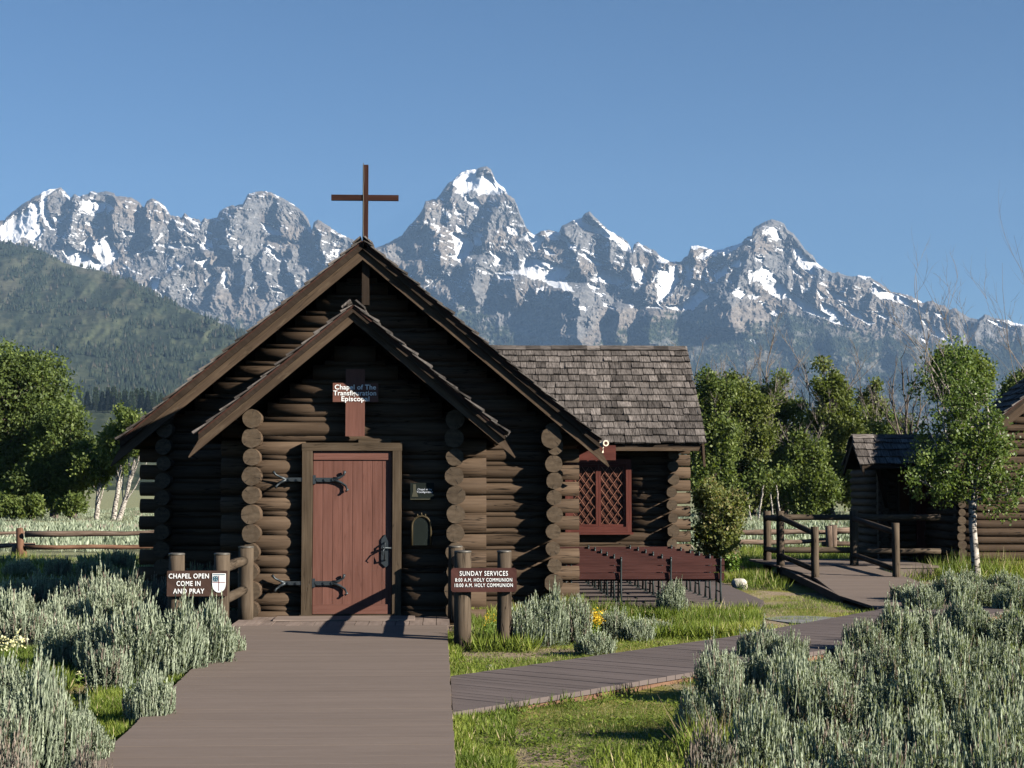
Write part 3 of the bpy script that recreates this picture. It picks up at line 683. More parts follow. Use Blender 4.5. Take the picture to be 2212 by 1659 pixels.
def log_walls(root, cx, hw, yf, yb, ztop_side, apex_z, slope, stub, front_name, door=None, seed=1, z0=-.03, chink=True, side_r=.112, gable=True, proud=.33, windows=()):
    """front wall logs run along X at y=yf, side wall logs run along Y with ends proud of the front wall"""
    rng = random.Random(seed)
    fr = MB(); sd = {-1: MB(), 1: MB()}
    z = z0
    while z < apex_z:
        half = hw + stub
        if z + .1 > ztop_side - .06: half = min(half, (apex_z - .12 - z) / slope - .02)
        if half > .12:
            segs = [(cx-half, cx+half)]
            if door and z - .02 < door[2]: segs = [(cx-half, door[0]), (door[1], cx+half)]
            for a, b_ in segs:
                if b_ - a > .05: log_row_x(fr, a + (rng.uniform(-.01,.02) if abs(a-(cx-half)) < .01 else 0), b_, yf, z, .104 + rng.uniform(-.007,.009), rng)
            if chink and half < 20:
                zc = z + CZ/2
                h2 = min(hw - .02, (apex_z - .15 - zc)/slope)
                if h2 > .1:
                    segs = [(cx-h2, cx+h2)]
                    if door and zc - .02 < door[2]: segs = [(cx-h2, door[0]), (door[1], cx+h2)]
                    for a, b_ in segs:
                        if b_ - a > .05: log_row_x(fr, a, b_, yf - .042, zc, .039 + rng.uniform(-.004,.005), rng, n=8)
        z += CZ
    f = fr.build(front_name, [M['log'], M['logend'], M['dark']], root)
    for s in (-1, 1):
        z = z0 + CZ/2
        while z < ztop_side:
            log_row_y(sd[s], cx + s*hw + rng.uniform(-.02,.02), yf - proud + rng.uniform(-.02,.015), yb, z, side_r + rng.uniform(-.012,.012), rng)
            z += CZ
        sd[s].build('side_wall', [M['log'], M['logend'], M['dark']], root)
    return f

def shingles(mb, O, A, Uv, N, L, S, rng, expo=.21, w=(.09,.24), mat=0):
    A, Uv, N, O = A.normalized(), Uv.normalized(), N.normalized(), Vector(O)
    rows = int(S/expo)
    for i in range(rows + 1):
        s0 = i*expo; s1 = min(s0 + expo*1.3, S)
        if s1 - s0 < .05: continue
        x = -rng.uniform(0, .05)
        wav = rng.uniform(-.008, .008)
        while x < L:
            ww = min(rng.uniform(*w), L - x + .03)
            g = rng.uniform(.005, .016); j = rng.uniform(-.016, .014) + wav; sk = rng.uniform(-.012, .012)
            h = rng.uniform(.018, .036); lift = rng.uniform(.014, .03)
            a0, a1 = x + g/2, x + ww - g/2
            c = []
            for (aa, ss, hh) in ((a0, s0+j, lift), (a1, s0+j+sk, lift), (a1, s1, 0), (a0, s1, 0), (a0, s0+j, lift+h), (a1, s0+j+sk, lift+h), (a1, s1, .007), (a0, s1, .007)):
                c.append(O + A*aa + Uv*ss + N*hh)
            b = len(mb.v); mb.v += c
            rnd = min(1, max(0, rng.gauss(.5, .24))); o1 = rng.random()*50
            uvs = [(ss*1.0+o1, aa+o1) for (aa, ss) in ((a0,s0),(a1,s0),(a1,s1),(a0,s1))]*2
            for f in ((0,3,2,1),(4,5,6,7),(0,1,5,4),(1,2,6,5),(2,3,7,6),(3,0,4,7)):
                mb.face([b+k for k in f], False, [uvs[k] for k in f], rnd, mat)
            x += ww
def ridge_caps(mb, a, b, rng, slope, w=.13, ln=.28):
    a, b = Vector(a), Vector(b); d = (b-a).normalized(); L = (b-a).length; x = 0
    side = d.cross(Vector((0,0,1))).normalized()
    while x < L:
        l = rng.uniform(.8, 1.2)*ln
        for s in (-1, 1):
            dn_ = (side*s - Vector((0,0,slope))).normalized(); nn = Vector((0,0,1))*1.0 + side*s*slope; nn.normalize()
            p0 = a + d*x + nn*(.045 + rng.uniform(0,.012)); l2 = min(l*1.15, L-x+.02)
            Mx = Matrix(((d.x,dn_.x,nn.x,p0.x),(d.y,dn_.y,nn.y,p0.y),(d.z,dn_.z,nn.z,p0.z),(0,0,0,1)))
            mb.box((0,-.012,0),(l2,w,.02), Mx, rng.random())
        x += l

def gable_roof_y(root, cx, hw, apex, slope, y0, y1, name='roof', board=.235, bt=.045, over=.05, tipx=.12, seed=2, thick=.09, tiptop=.03, wl=None):
    """roof whose ridge runs along Y, gable end facing the viewer at y0"""
    rng = random.Random(seed)
    mb = MB()
    L = math.hypot(1, slope); zt = apex - .05
    for s in (-1, 1):
        poly = [(cx, zt), (cx+s*hw, zt-slope*hw), (cx+s*hw, zt-slope*hw-thick*L), (cx, zt-thick*L)]
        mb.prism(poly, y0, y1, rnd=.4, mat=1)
        Uv = Vector((-s, 0, slope)).normalized(); N = Vector((s*slope, 0, 1)).normalized()
        O = Vector((cx+s*hw, y0-.03, zt-slope*hw)) - Uv*.04
        S = hw*L + .02
        if s == 1: shingles(mb, O, Vector((0,1,0)), Uv, N, y1-y0+.03, S, rng)
        else: shingles(mb, O, Vector((0,1,0)), Uv, N, y1-y0+.03, S, rng)
        # red drip strip just under the shingles
        mb.prism([(cx, zt-.004), (cx+s*hw, zt-slope*hw-.004), (cx+s*hw, zt-slope*hw-.03), (cx, zt-.03)], y0-.012, y0+.02, rnd=.5, mat=2)
    ridge_caps(mb, (cx, y0-.04, zt), (cx, y1, zt), rng, slope)
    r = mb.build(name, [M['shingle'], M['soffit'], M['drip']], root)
    for s in (-1, 1):
        b = MB(); yb = y0 + over
        zb = zt - .035
        top0 = zb; bot0 = zb - board*L
        xe = hw + tipx
        poly = [(cx, top0), (cx+s*(hw-.02), top0-slope*(hw-.02)), (cx+s*(hw-.005), top0-slope*(hw)-board*.35), (cx+s*xe, bot0-slope*xe+.012), (cx+s*xe*.995, bot0-slope*xe), (cx, bot0)]
        b.prism(poly, yb, yb+bt, rnd=.45, flip=s)
        b.build('rake_board', M['rake'], r)
    return r

SL = .838
# main nave
NX, NHW, NY = -1.10, 2.71, 23.33
log_walls(chapel, NX, NHW, NY, 32.5, 2.55, 4.86, SL, .377, 'front_wall', seed=11, z0=-.08)
gable_roof_y(chapel, -1.07, 3.31, 5.09, SL, 22.82, 32.7, seed=21, board=.175, tipx=.14)
# entry porch room
VX, VHW, VY = -1.06, 1.27, 20.83
door_x0, door_x1, door_top = W(658,0,20.7).x+.02, W(868,0,20.7).x-.02, W(0,958,20.7).z - .02
log_walls(chapel, VX, VHW, VY, 23.2, 2.56, 3.63, SL, .39, 'porch_wall', door=(door_x0, door_x1, door_top), seed=12, z0=-.03)
gable_roof_y(chapel, -1.055, 1.87, 3.895, SL, 20.17, 23.25, name='porch_roof', board=.13, seed=22, tipx=.13, thick=.07)
# dark backing so no light leaks through the log joints
bk = MB()
bk.prism([(NX-NHW+.02,-.1),(NX+NHW-.02,-.1),(NX+NHW-.02,2.4),(NX,4.7),(NX-NHW+.02,2.4)], NY+.02, 32.4, mat=0)
bk.build('lining', M['interior'], chapel)
bk = MB()
bk.prism([(VX-VHW+.02,-.1),(VX+VHW-.02,-.1),(VX+VHW-.02,2.45),(VX,3.5),(VX-VHW+.02,2.45)], VY+.03, 23.2, mat=0)
bk.build('porch_lining', M['interior'], chapel)

# door with frame
YD = 20.68
def wx(u, Y): return (u-VPX)/F*Y
def wz(v, Y): return CAM.z + (VPY-v)/F*Y
fm = MB(); yf0 = 20.64
fx0, fx1, fx2, fx3 = wx(655,yf0), wx(677,yf0), wx(849,yf0), wx(868,yf0)
fzt, fzb = wz(957,yf0), wz(974,yf0)
fm.box((fx0, yf0, -.03), (fx1, yf0+.2, fzb), rnd=.5); fm.box((fx2, yf0, -.03), (fx3, yf0+.2, fzb), rnd=.45); fm.box((fx0-.005, yf0-.004, fzb), (fx3+.005, yf0+.2, fzt), rnd=.55)
fm.box((fx0-.02, yf0-.01, -.04), (fx3+.02, yf0+.2, .022), rnd=.3)
fm.build('door_frame', M['trim'], chapel)
door = MB()
dx0, dx1, dz1, dz0 = fx1+.006, fx2-.006, fzb-.008, .028
npl = 8
for i in range(npl):
    a = dx0 + (dx1-dx0)*i/npl; b_ = dx0 + (dx1-dx0)*(i+1)/npl
    door.box((a+.0022, YD+.012, dz0), (b_-.0022, YD+.05, dz1), rnd=rl.random())
door.box((dx0, YD+.03, dz0), (dx1, YD+.055, dz1), rnd=.1)
door.box((dx0+.004, YD-.006, dz1-.105), (dx1-.012, YD+.0118, dz1-.002), rnd=.6)
door.box((dx0+.004, YD-.006, dz0+.002), (dx1-.012, YD+.0118, dz0+.12), rnd=.5)
dob = door.build('door', M['red'], chapel)
def hinge(v):
    z = wz(v, 20.66); h = MB()
    x0 = wx(679, 20.66); y = YD - .004
    def flat(pts, r): h.tube(pts, r, 6)
    h.box((x0-.006, y-.024, z-.055), (x0+.03, y+.01, z+.055), rnd=.5)
    h.box((x0, y-.016, z-.028), (x0+.27, y-.002, z+.024), rnd=.5)
    for k in range(3): h.tube([(x0+.05+.1*k, y-.03, z), (x0+.05+.1*k, y, z)], .02, 8)
    flat([(x0+.25,y-.01,z+.01),(x0+.32,y-.012,z+.02),(x0+.38,y-.014,z+.06),(x0+.395,y-.03,z+.105)], [.024,.018,.015,.02])
    flat([(x0+.25,y-.01,z-.005),(x0+.33,y-.012,z-.03),(x0+.40,y-.014,z-.075),(x0+.43,y-.03,z-.13),(x0+.4,y-.03,z-.15)], [.024,.019,.016,.018,.016])
    o = h.build('hinge', M['iron'], dob)
    h = MB(); x1 = fx0; y = 20.66
    h.box((x1-.22, y-.012, z-.024), (x1+.01, y+.004, z+.024), rnd=.5)
    for k in range(2): h.tube([(x1-.05-.1*k, y-.03, z), (x1-.05-.1*k, y, z)], .02, 8)
    h.tube([(x1-.2,y,z),(x1-.27,y,z+.03),(x1-.33,y-.01,z+.06),(x1-.36,y-.03,z+.10)], [.022,.017,.014,.02], 6)
    h.tube([(x1-.2,y,z),(x1-.26,y,z-.03),(x1-.31,y-.01,z-.07),(x1-.33,y-.03,z-.10)], [.022,.017,.014,.02], 6)
    h.box((x1-.21, y, z-.02), (x1-.02, y+.09, z+.02), rnd=.5)
    h.build('wall_strap', M['iron'], chapel)
hinge(1036); hinge(1257)
hd = MB(); hx, hz = wx(833, 20.66), wz(1188, 20.66)
hd.prism([(hx-.045,hz-.16),(hx+.01,hz-.21),(hx+.05,hz-.18),(hx+.045,hz+.1),(hx+.0,hz+.2),(hx-.045,hz+.14)], YD-.008, YD+.011, rnd=.5)
hd.tube([(hx,YD-.01,hz+.1),(hx,YD-.06,hz+.085),(hx,YD-.07,hz),(hx,YD-.06,hz-.1),(hx,YD-.01,hz-.12)], .012, 8)
hd.tube([(hx+.08,YD-.03,hz+.03),(hx-.02,YD-.035,hz+.035),(hx-.05,YD-.06,hz+.03)], .012, 6)
hd.tube([(hx,YD-.04,hz+.03),(hx-.01,YD-.09,hz+.02),(hx-.03,YD-.11,hz-.03),(hx-.02,YD-.1,hz-.06)], [.01,.009,.008,.006], 6)
hd.build('door_handle', M['iron'], dob)

# lettering helper
def text_mesh(name, body, size, loc, mat, parent=None, bold=0.0, ext=.002, align='CENTER', spacing=1.0, sx=1.0, width=None):
    cu = bpy.data.curves.new(name, 'FONT'); cu.body = body; cu.size = size; cu.align_x = align; cu.align_y = 'CENTER'
    cu.extrude = ext; cu.offset = bold; cu.space_character = spacing; cu.resolution_u = 4
    o = bpy.data.objects.new(name, cu); C.objects.link(o)
    dg = bpy.context.evaluated_depsgraph_get(); dg.update()
    me = bpy.data.meshes.new_from_object(o.evaluated_get(dg)); me.name = name
    bpy.data.objects.remove(o); me.materials.clear(); me.materials.append(mat)
    ob = bpy.data.objects.new(name, me); C.objects.link(ob)
    if width:
        xs_ = [v.co.x for v in me.vertices]; sx = width/(max(xs_)-min(xs_))
    for v in me.vertices: v.co.x *= sx
    ob.rotation_euler = (math.pi/2, 0, 0)
    iv = sorted((min(me.vertices[i].co.x for i in e.vertices), max(me.vertices[i].co.x for i in e.vertices)) for e in me.edges)
    cuts = []; hi_ = iv[0][1]
    for a, b in iv:
        if a - hi_ > size*.17 and '\n' not in body: cuts.append((a+hi_)/2)
        hi_ = max(hi_, b)
    obs = [ob]
    if cuts:
        import bmesh
        edges = [-9] + cuts + [9]
        for k in range(len(edges)-1):
            m2 = me.copy() if k else me
            if k: m2 = orig.copy()
            else: orig = me.copy()
            bm = bmesh.new(); bm.from_mesh(m2)
            bmesh.ops.delete(bm, geom=[v for v in bm.verts if not (edges[k] < v.co.x < edges[k+1])], context='VERTS')
            bm.to_mesh(m2); bm.free()
            if k:
                o2 = bpy.data.objects.new(name, m2); C.objects.link(o2); o2.rotation_euler = ob.rotation_euler; obs.append(o2)
    for o_ in obs:
        if parent: o_.parent = parent; o_.location = Vector(loc) - parent_loc_chain(parent)
        else: o_.location = loc
    return ob

# cross-shaped name sign
ys = 20.60; cs = MB()
cs.box((wx(747,ys), ys, wz(943,ys)), (wx(788,ys), ys+.035, wz(798,ys)), rnd=.5)
cs.box((wx(719.5,ys), ys-.003, wz(869,ys)), (wx(817,ys), ys+.032, wz(828,ys)), rnd=.45)
cso = cs.build('name_sign', M['red'], chapel)
for body, v, u, wd_ in (('Chapel of The', 837.5, 767.8, 88.6), ('Transfiguration', 850.3, 767, 92), ('Episcopal', 862.8, 768, 60)):
    text_mesh('lettering', body, .085, (wx(u,ys), ys-.006, wz(v,ys)), M['white'], cso, bold=.0012, width=wd_/F*ys, spacing=1.05)
# slender block standing on the door frame
blk = MB(); blk.box((wx(775,20.7), 20.72, wz(957,20.7)+.001), (wx(845,20.7), 20.78, wz(948,20.7)), rnd=.4); blk.build('header_block', M['trim'], chapel)

# plaques right of the door
yp = 20.64; pq = MB()
pq.box((wx(887,yp), yp, wz(1077,yp)), (wx(938,yp), yp+.03, wz(1043,yp)), rnd=.4)
pq.tube([(wx(889,yp),yp+.03,wz(1060,yp)),(wx(889,yp),yp+.1,wz(1060,yp))], .01, 6)
pqo = pq.build('name_plaque', M['plaque'], chapel)
p2 = MB(); p2.prism([(wx(890,yp),wz(1073,yp)),(wx(904,yp),wz(1073,yp)),(wx(899,yp),wz(1058,yp)),(wx(899,yp),wz(1046,yp)),(wx(893,yp),wz(1046,yp)),(wx(893,yp),wz(1062,yp))], yp-.003, yp+.001); p2.box((wx(887,yp),yp-.004,wz(1079,yp)),(wx(932,yp),yp+.02,wz(1077.2,yp))); p2.build('picture', M['pic'], pqo)
text_mesh('lettering', 'Chapel of the\nTransfiguration', .033, (wx(918,yp), yp-.004, wz(1060,yp)), M['grime'], pqo)
br = MB(); yb_ = 20.63
arch = [(wx(892,yb_), wz(1177,yb_))]
cxm, rx_, ry_, zc_ = wx(911,yb_), wx(911,yb_)-wx(893,yb_), .12, wz(1135,yb_)
outer = [(cxm-rx_-.012, wz(1177,yb_))] + [(cxm-(rx_+.012)*math.cos(math.pi*k/10), zc_+ry_*math.sin(math.pi*k/10)) for k in range(11)] + [(cxm+rx_+.012, wz(1177,yb_))]
br.prism(outer, yb_, yb_+.03)
bro = br.build('bronze_tablet', M['plaque'], chapel)
rm = MB(); rm.tube([(x, yb_-.004, z) for x, z in outer], .014, 6)
for k in range(5): a = math.pi*(.2+.15*k); rm.tube([(cxm-rx_*math.cos(a), yb_-.004, zc_+(ry_+.01)*math.sin(a)), (cxm-rx_*math.cos(a)*1.05, yb_-.01, zc_+(ry_+.045)*math.sin(a))], [.014,.006], 6)
rm.build('tablet_rim', M['bronze'], bro)

# cross on the gable
cr = MB(); yc = 22.82; xc = wx(787.5, yc)
cr.box((xc-.036, yc, 4.93), (xc+.036, yc+.07, wz(352,yc)), rnd=.5)
cr.box((wx(713,yc), yc+.004, wz(430,yc)), (xc-.0365, yc+.066, wz(418,yc)), rnd=.45)
cr.box((xc+.0365, yc+.004, wz(430,yc)), (wx(859,yc), yc+.066, wz(418,yc)), rnd=.55)
M['crosswood'] = wood('cracked_red_brown_cross', (.042,.018,.013), (.055,.025,.018), (.028,.012,.009), crack=.3, var=.1)
cro = cr.build('cross', M['crosswood'], chapel)
lt = MB(); lt.tube([(xc-.03+.004*math.sin(k*1.7), yc-.004, 4.95+k*.118) for k in range(11)], .0055, 5); lt.tube([(xc-.037, yc-.001, 5.0), (xc-.037, yc-.001, wz(353,yc))], .004, 4)
lt.build('wire', M['capm'], cro)
kp = MB(); kp.box((xc-.05, 22.95, 4.15), (xc+.05, 23.05, 4.86), rnd=.3); kp.build('king_post', M['soffit'], chapel)
# log purlin ends under the main rake at the wall corners
for s, u, v in ((-1, 358, 905), (1, 1192, 946)):
    pu = MB(); p = W(u, v, 22.95); log_row_y(pu, p.x, 22.95, 24.5, p.z, .112 if s < 0 else .15, rl)
    pu.build('plate_log', [M['log'], M['logend'], M['dark']], chapel)

# side wing: ridge along X
WYF = 30.5     # front wall line
wing_x1 = wx(1455, 30.2)
wf = MB(); rng = random.Random(31); z = -.03
win_x0, win_x1, win_z0, win_z1 = wx(1222,30.2), wx(1366,30.2), wz(1150,30.2), 2.12
zz = []
while z < 2.35:
    segs = [(1.5, wing_x1 + .36)]
    if win_z0 - .05 < z < win_z1 + .02: segs = [(1.5, win_x0+.03), (win_x1-.03, wing_x1+.36)]
    for a, b_ in segs: log_row_x(wf, a, b_, WYF, z, .104 + rng.uniform(-.006,.009), rng)
    zc = z + CZ/2
    segs = [(1.5, wing_x1 - .02)]
    if win_z0 - .03 < zc < win_z1 + .02: segs = [(1.5, win_x0+.03), (win_x1-.03, wing_x1-.02)]
    for a, b_ in segs: log_row_x(wf, a, b_, WYF-.042, zc, .039 + rng.uniform(-.003,.005), rng, n=8)
    z += CZ
wf.build('wing_wall', [M['log'], M['logend'], M['dark']], chapel)
ws = MB(); z = -.03 + CZ/2
while z < 3.9:
    y0 = WYF-.32; y1 = 34.2
    if z > 2.3: y0 = 30.3 + (z-2.3)/SL; y1 = 34.1 - (z-2.3)/SL
    if y1 > y0 + .1: log_row_y(ws, wing_x1 + rng.uniform(-.03,.03), y0, y1, z, .11 + rng.uniform(-.022,.012), rng, wob=.08)
    z += CZ
ws.build('side_wall', [M['log'], M['logend'], M['dark']], chapel)
bl = MB(); bl.box((1.4, WYF+.05, -.1), (wing_x1-.02, 34.1, 2.3)); bl.build('lining', M['interior'], chapel)
wr = MB(); rx1 = wx(1527, 29.85); ez = wz(957, 29.85); rY = 32.2; rz = wz(750, rY)
wsl = (rz-ez)/(rY-29.85)
Uv = Vector((0, rY-29.85, rz-ez)).normalized(); Nn = Vector((0, -(rz-ez), rY-29.85)).normalized()
Sx = math.hypot(rY-29.85, rz-ez)
shingles(wr, Vector((-.9, 29.85, ez)) - Uv*.02, Vector((1,0,0)), Uv, Nn, rx1+.9, Sx, random.Random(77), expo=Sx/14.4, w=(.10,.29))
Ub = Vector((0, -(rY-29.85), rz-ez)).normalized(); Nb = Vector((0, (rz-ez), rY-29.85)).normalized()
shingles(wr, Vector((-.9, 2*rY-29.85, ez)), Vector((1,0,0)), Ub, Nb, rx1+.9, Sx, random.Random(78))
th = .09
wr.prism([(29.85+.03, ez-.01), (rY, rz-.01), (2*rY-29.85, ez-.01), (2*rY-29.85, ez-.01-th), (rY, rz-th-.02), (29.85+.03, ez-.01-th)], -.85, rx1-.03, mat=1, axis='X', rnd=.5)
ridge_caps(wr, (-.85, rY, rz-.02), (rx1, rY, rz-.02), random.Random(9), wsl, w=.12, ln=.3)
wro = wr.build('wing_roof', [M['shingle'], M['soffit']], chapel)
wb = MB(); wb.box((1.6, 29.87, ez-.14), (rx1-.05, 29.9, ez-.075), rnd=.7)
for s in (-1, 1):
    yb0 = rY + s*(rY-29.85)
    wb.prism([(rY, rz-.05), (yb0, ez-.05), (yb0+s*.12, ez-.05-.12*wsl-.28), (rY, rz-.36)], rx1-.06, rx1-.02, axis='X', rnd=.5)
wb.build('rake_board', M['rake'], wro)
# window with diamond lattice
wf_ = MB(); yw = 30.28
def fr_box(mb, x0, x1, z0, z1, t, y0, y1, rnd=.5):
    mb.box((x0, y0, z0), (x0+t, y1, z1), rnd=rnd); mb.box((x1-t, y0, z0), (x1, y1, z1), rnd=rnd)
    mb.box((x0+t, y0+.001, z0), (x1-t, y1, z0+t), rnd=rnd); mb.box((x0+t, y0+.001, z1-t), (x1-t, y1, z1), rnd=rnd)
fr_box(wf_, win_x0, win_x1, win_z0, win_z1, .1, yw, yw+.2)
wf_.box((win_x0-.03, yw-.04, win_z0-.04), (win_x1+.03, yw+.1, win_z0-.002), rnd=.6)
wo_ = wf_.build('window', M['darkred'], chapel)
mid = wx(1293.5, yw)
for (a, b_) in ((win_x0+.102, mid-.002), (mid+.002, win_x1-.102)):
    sb = MB(); fr_box(sb, a, b_, win_z0+.102, win_z1-.102, .045, yw+.03, yw+.07, .4)
    so = sb.build('sash', M['darkred'], wo_)
    la = MB(); gx0, gx1, gz0, gz1 = a+.045, b_-.045, win_z0+.147, win_z1-.147
    dxx, dzz = .155, .215; w_, h_ = gx1-gx0, gz1-gz0
    for s in (1, -1):
        for k in range(-12, 14):
            pts = []
            x_a = gx0 + k*dxx
            ts = []
            # line x = x_a + s*t*dxx, z = gz0 + t*dzz
            t0, t1 = 0, h_/dzz
            if s > 0: lo, hi = (gx0-x_a)/dxx, (gx1-x_a)/dxx
            else: lo, hi = (x_a-gx1)/dxx, (x_a-gx0)/dxx
            t0, t1 = max(t0, lo), min(t1, hi)
            if t1 - t0 > .08:
                la.beam((x_a+s*t0*dxx, yw+.052+.004*s, gz0+t0*dzz), (x_a+s*t1*dxx, yw+.052+.004*s, gz0+t1*dzz), .008, .018, up=Vector((0,1,0)), rnd=.9)
    la.build('lattice', M['lattice'], so)
    pn = MB(); pn.box((gx0, yw+.075, gz0), (gx1, yw+.08, gz1)); pn.build('pane', M['glassd'], so)
# red painted eave box and flood lamp behind the front right eave
eb = MB(); ex0, ex1 = wx(1246, 24.6), wx(1330, 24.6); ez0, ez1 = wz(994, 24.6), wz(962, 24.6)
eb.box((ex0, 24.6, ez0), (ex1, 24.64, ez1), rnd=.4); eb.box((ex1-.012, 24.62, ez0), (ex1+.01, 26.0, ez1), rnd=.5)
for k in range(4): eb.box((ex0+.03+k*.13, 24.6, ez0-.015), (ex0+.05+k*.13, 24.64, ez0+.002), rnd=.9)
eb.build('eave_box', M['darkred'], chapel)
fl = MB(); p = W(1296, 959, 23.6)
fl.tube([p+Vector((-.06,0,-.0)), p+Vector((.0,-.02,.01)), p+Vector((.07,-.03,.01))], [.03,.02,.028], 10)
fl.tube([p+Vector((.07,.0,.01)), p+Vector((.085,-.07,.01))], [.034,.045], 14)
fl.tube([p+Vector((.0,-.0,.0)), p+Vector((.05,.0,-.05)), p+Vector((.05,.0,-.12)), p+Vector((.0,.0,-.14))], .014, 8)
fl.tube([p+Vector((-.06,0,0)), p+Vector((-.075,-.06,.0))], [.03,.045], 12)
flo = fl.build('flood_lamp', M['lampw'], chapel)
ln = MB(); ln.tube([p+Vector((.085,-.071,.01)), p+Vector((.0855,-.074,.01))], [.026,.022], 14); ln.build('lamp_lens', M['glassd'], flo)

# ------------------------------------------------------------------ walkways
def planks_y(mb, edge, y0, y1, w, gap, z0, z1, rng, mat=0):
    """boards across X; edge(y) -> (xa, xb)"""
    y = y0
    while y < y1 - .01:
        ye = min(y + w, y1); xa, xb = edge((y+ye)/2)
        mb.box((xa + rng.uniform(-.006,.006), y+gap/2, z0), (xb + rng.uniform(-.006,.006), ye-gap/2, z1 + rng.uniform(-.001,.001)), rnd=rng.random(), mat=mat)
        y = ye
rngp = random.Random(8)
wk = MB(); planks_y(wk, lambda y: (-2.0 - (y-9.4)*.034, .1), 5.0, 19.35, .14, .0045, -.05, 0, rngp)
wk.box((-1.9, 5.0, -.16), (.085, 19.35, -.052), rnd=.2)
wko = wk.build('walkway', [M['deck']])
tag(wko, 'wide grey-brown board walkway leading to the chapel door', kind='structure')
ld = MB(); x = -2.42
while x < .14:
    w_ = .16; ld.box((x, 19.354, -.05), (min(x+w_, .16)-.007, 20.62, -.001 + rngp.uniform(-.0015,.0015)), rnd=rngp.random()); x += w_
ld.box((-2.3, 19.4, -.15), (.1, 20.6, -.055), rnd=.2)
ldo = ld.build('landing', [M['deck3']]); tag(ldo, 'landing of lengthwise planks in front of the chapel door', kind='structure')
th_ = MB(); th_.box((wx(598,20.1), 19.95, .003), (wx(897,20.1), 20.52, .02), rnd=.8); tho = th_.build('door_mat_board', M['deck3'])
tag(tho, 'flat pale threshold slab lying on the planks before the red door', 'threshold')

def strip_planks(mb, up, lo, w, gap, z0, z1, rng, mat=0):
    """boards crossing a strip between two edge polylines of equal length"""
    for k in range(len(up)-1):
        a0, a1, b0, b1 = up[k], up[k+1], lo[k], lo[k+1]
        n = max(1, int(((a1-a0).length + (b1-b0).length)/2 / w))
        for i in range(n):
            g = gap/2/w
            t0, t1 = (i+g)/n, (i+1-g)/n
            q = [a0.lerp(a1,t0), a0.lerp(a1,t1), b0.lerp(b1,t1), b0.lerp(b1,t0)]
            zz = z1 + rng.uniform(-.0015,.0015)
            mb.prism([(p.x, p.y) for p in q], z0, zz, rnd=rng.random(), mat=mat, axis='Z')
def clip_x(poly, xmin):
    out = []
    for i in range(len(poly)):
        p, q = poly[i], poly[(i+1) % len(poly)]
        if p[0] >= xmin: out.append(p)
        if (p[0] >= xmin) != (q[0] >= xmin):
            t = (xmin-p[0])/(q[0]-p[0]); out.append((xmin, p[1]+(q[1]-p[1])*t))
    return out
sw = MB()
for k in range(len(SWU)-1):
    n_ = max(1, round((SWU[k+1]-SWU[k]).length/.14)); g = .0035/.14
    for i in range(n_):
        t0, t1 = (i+g)/n_, (i+1-g)/n_; j = Vector((0,0,0))
        q = [SWU[k].lerp(SWU[k+1],t0), SWL[k].lerp(SWL[k+1],t0), SWL[k].lerp(SWL[k+1],t1), SWU[k].lerp(SWU[k+1],t1)]
        poly = clip_x([(p.x, p.y) for p in q], .108)
        if len(poly) >= 3: sw.prism(poly, -.07, -.03 + rngp.uniform(-.0015,.0015), rnd=rngp.random(), axis='Z')
sk = MB()
for line, sgn in ((SWL, 1), (SWU, -1)):
    for p, q in zip(line[:-1], line[1:]):
        if q.x < .15: continue
        if p.x < .12: p = p.lerp(q, (.12-p.x)/(q.x-p.x))
        d = (q-p).normalized(); nrm = Vector((-d.y, d.x, 0))*sgn
        sk.beam(Vector((p.x,p.y,-.115)) + nrm*.04, Vector((q.x,q.y,-.115)) + nrm*.04, .03, .088, rnd=.5)
swo = sw.build('boardwalk', [M['deck2']]); tag(swo, 'narrower grey boardwalk branching off to the right', kind='structure')
sko = sk.build('boardwalk_edge', [M['skirt']]); tag(sko, 'orange-brown edge board below the right boardwalk', kind='structure')
pf = MB()
def plat_x(y):
    xs_ = []
    n = len(PLAT)
    for i in range(n):
        (xa, ya), (xb, yb2) = PLAT[i], PLAT[(i+1) % n]
        if (ya > y) != (yb2 > y): xs_.append(xa + (xb-xa)*(y-ya)/(yb2-ya))
    return min(xs_), max(xs_)
planks_y(pf, plat_x, 22.36, 29.6, .15, .006, -.09, -.05, rngp)
pf.box((2.1, 22.42, -.16), (4.3, 29.5, -.092), rnd=.1)
pfo = pf.build('seating_deck', [M['deck2']]); tag(pfo, 'low plank deck under the rows of benches', kind='structure')

# ramp and landing to the cabin on the right
XL, XR = 6.45, 7.85
rp = MB()
def ramp_z(y): return float(np.interp(y, [21.5, 24.5, 30.3, 33.2], [-.03, -.0, .14, .14]))
y = 22.2; 
while y < 30.3:
    y2 = y + .15; z = ramp_z(y)
    xa = np.interp(y, [22.2, 24.3, 27.5, 30.3], [5.95, 5.95, 6.35, XL-.12]); xb = np.interp(y, [22.2, 24.3, 27.5, 30.3], [7.1, 7.6, 7.95, XR+.1])
    
    rp.box((xa, y+.003, z-.04), (xb, y2-.003, z), rnd=rngp.random()); y = y2
rp.beam((5.98, 24.3, -.06), (XL-.08, 30.3, .055), .05, .11, rnd=.2)
rp.beam((7.6, 24.3, -.06), (XR+.04, 30.3, .055), .05, .11, rnd=.2)
y = 30.3
while y < 33.2:
    rp.box((XL-.15, y+.003, .10), (9.3, y+.147, .14), rnd=rngp.random()); y += .15
rp.box((XL-.12, 30.32, -.1), (9.2, 30.36, .098), rnd=.2)
rpo = rp.build('ramp', [M['deck']]); tag(rpo, 'sloping plank ramp and landing leading to the small cabin porch', kind='structure')

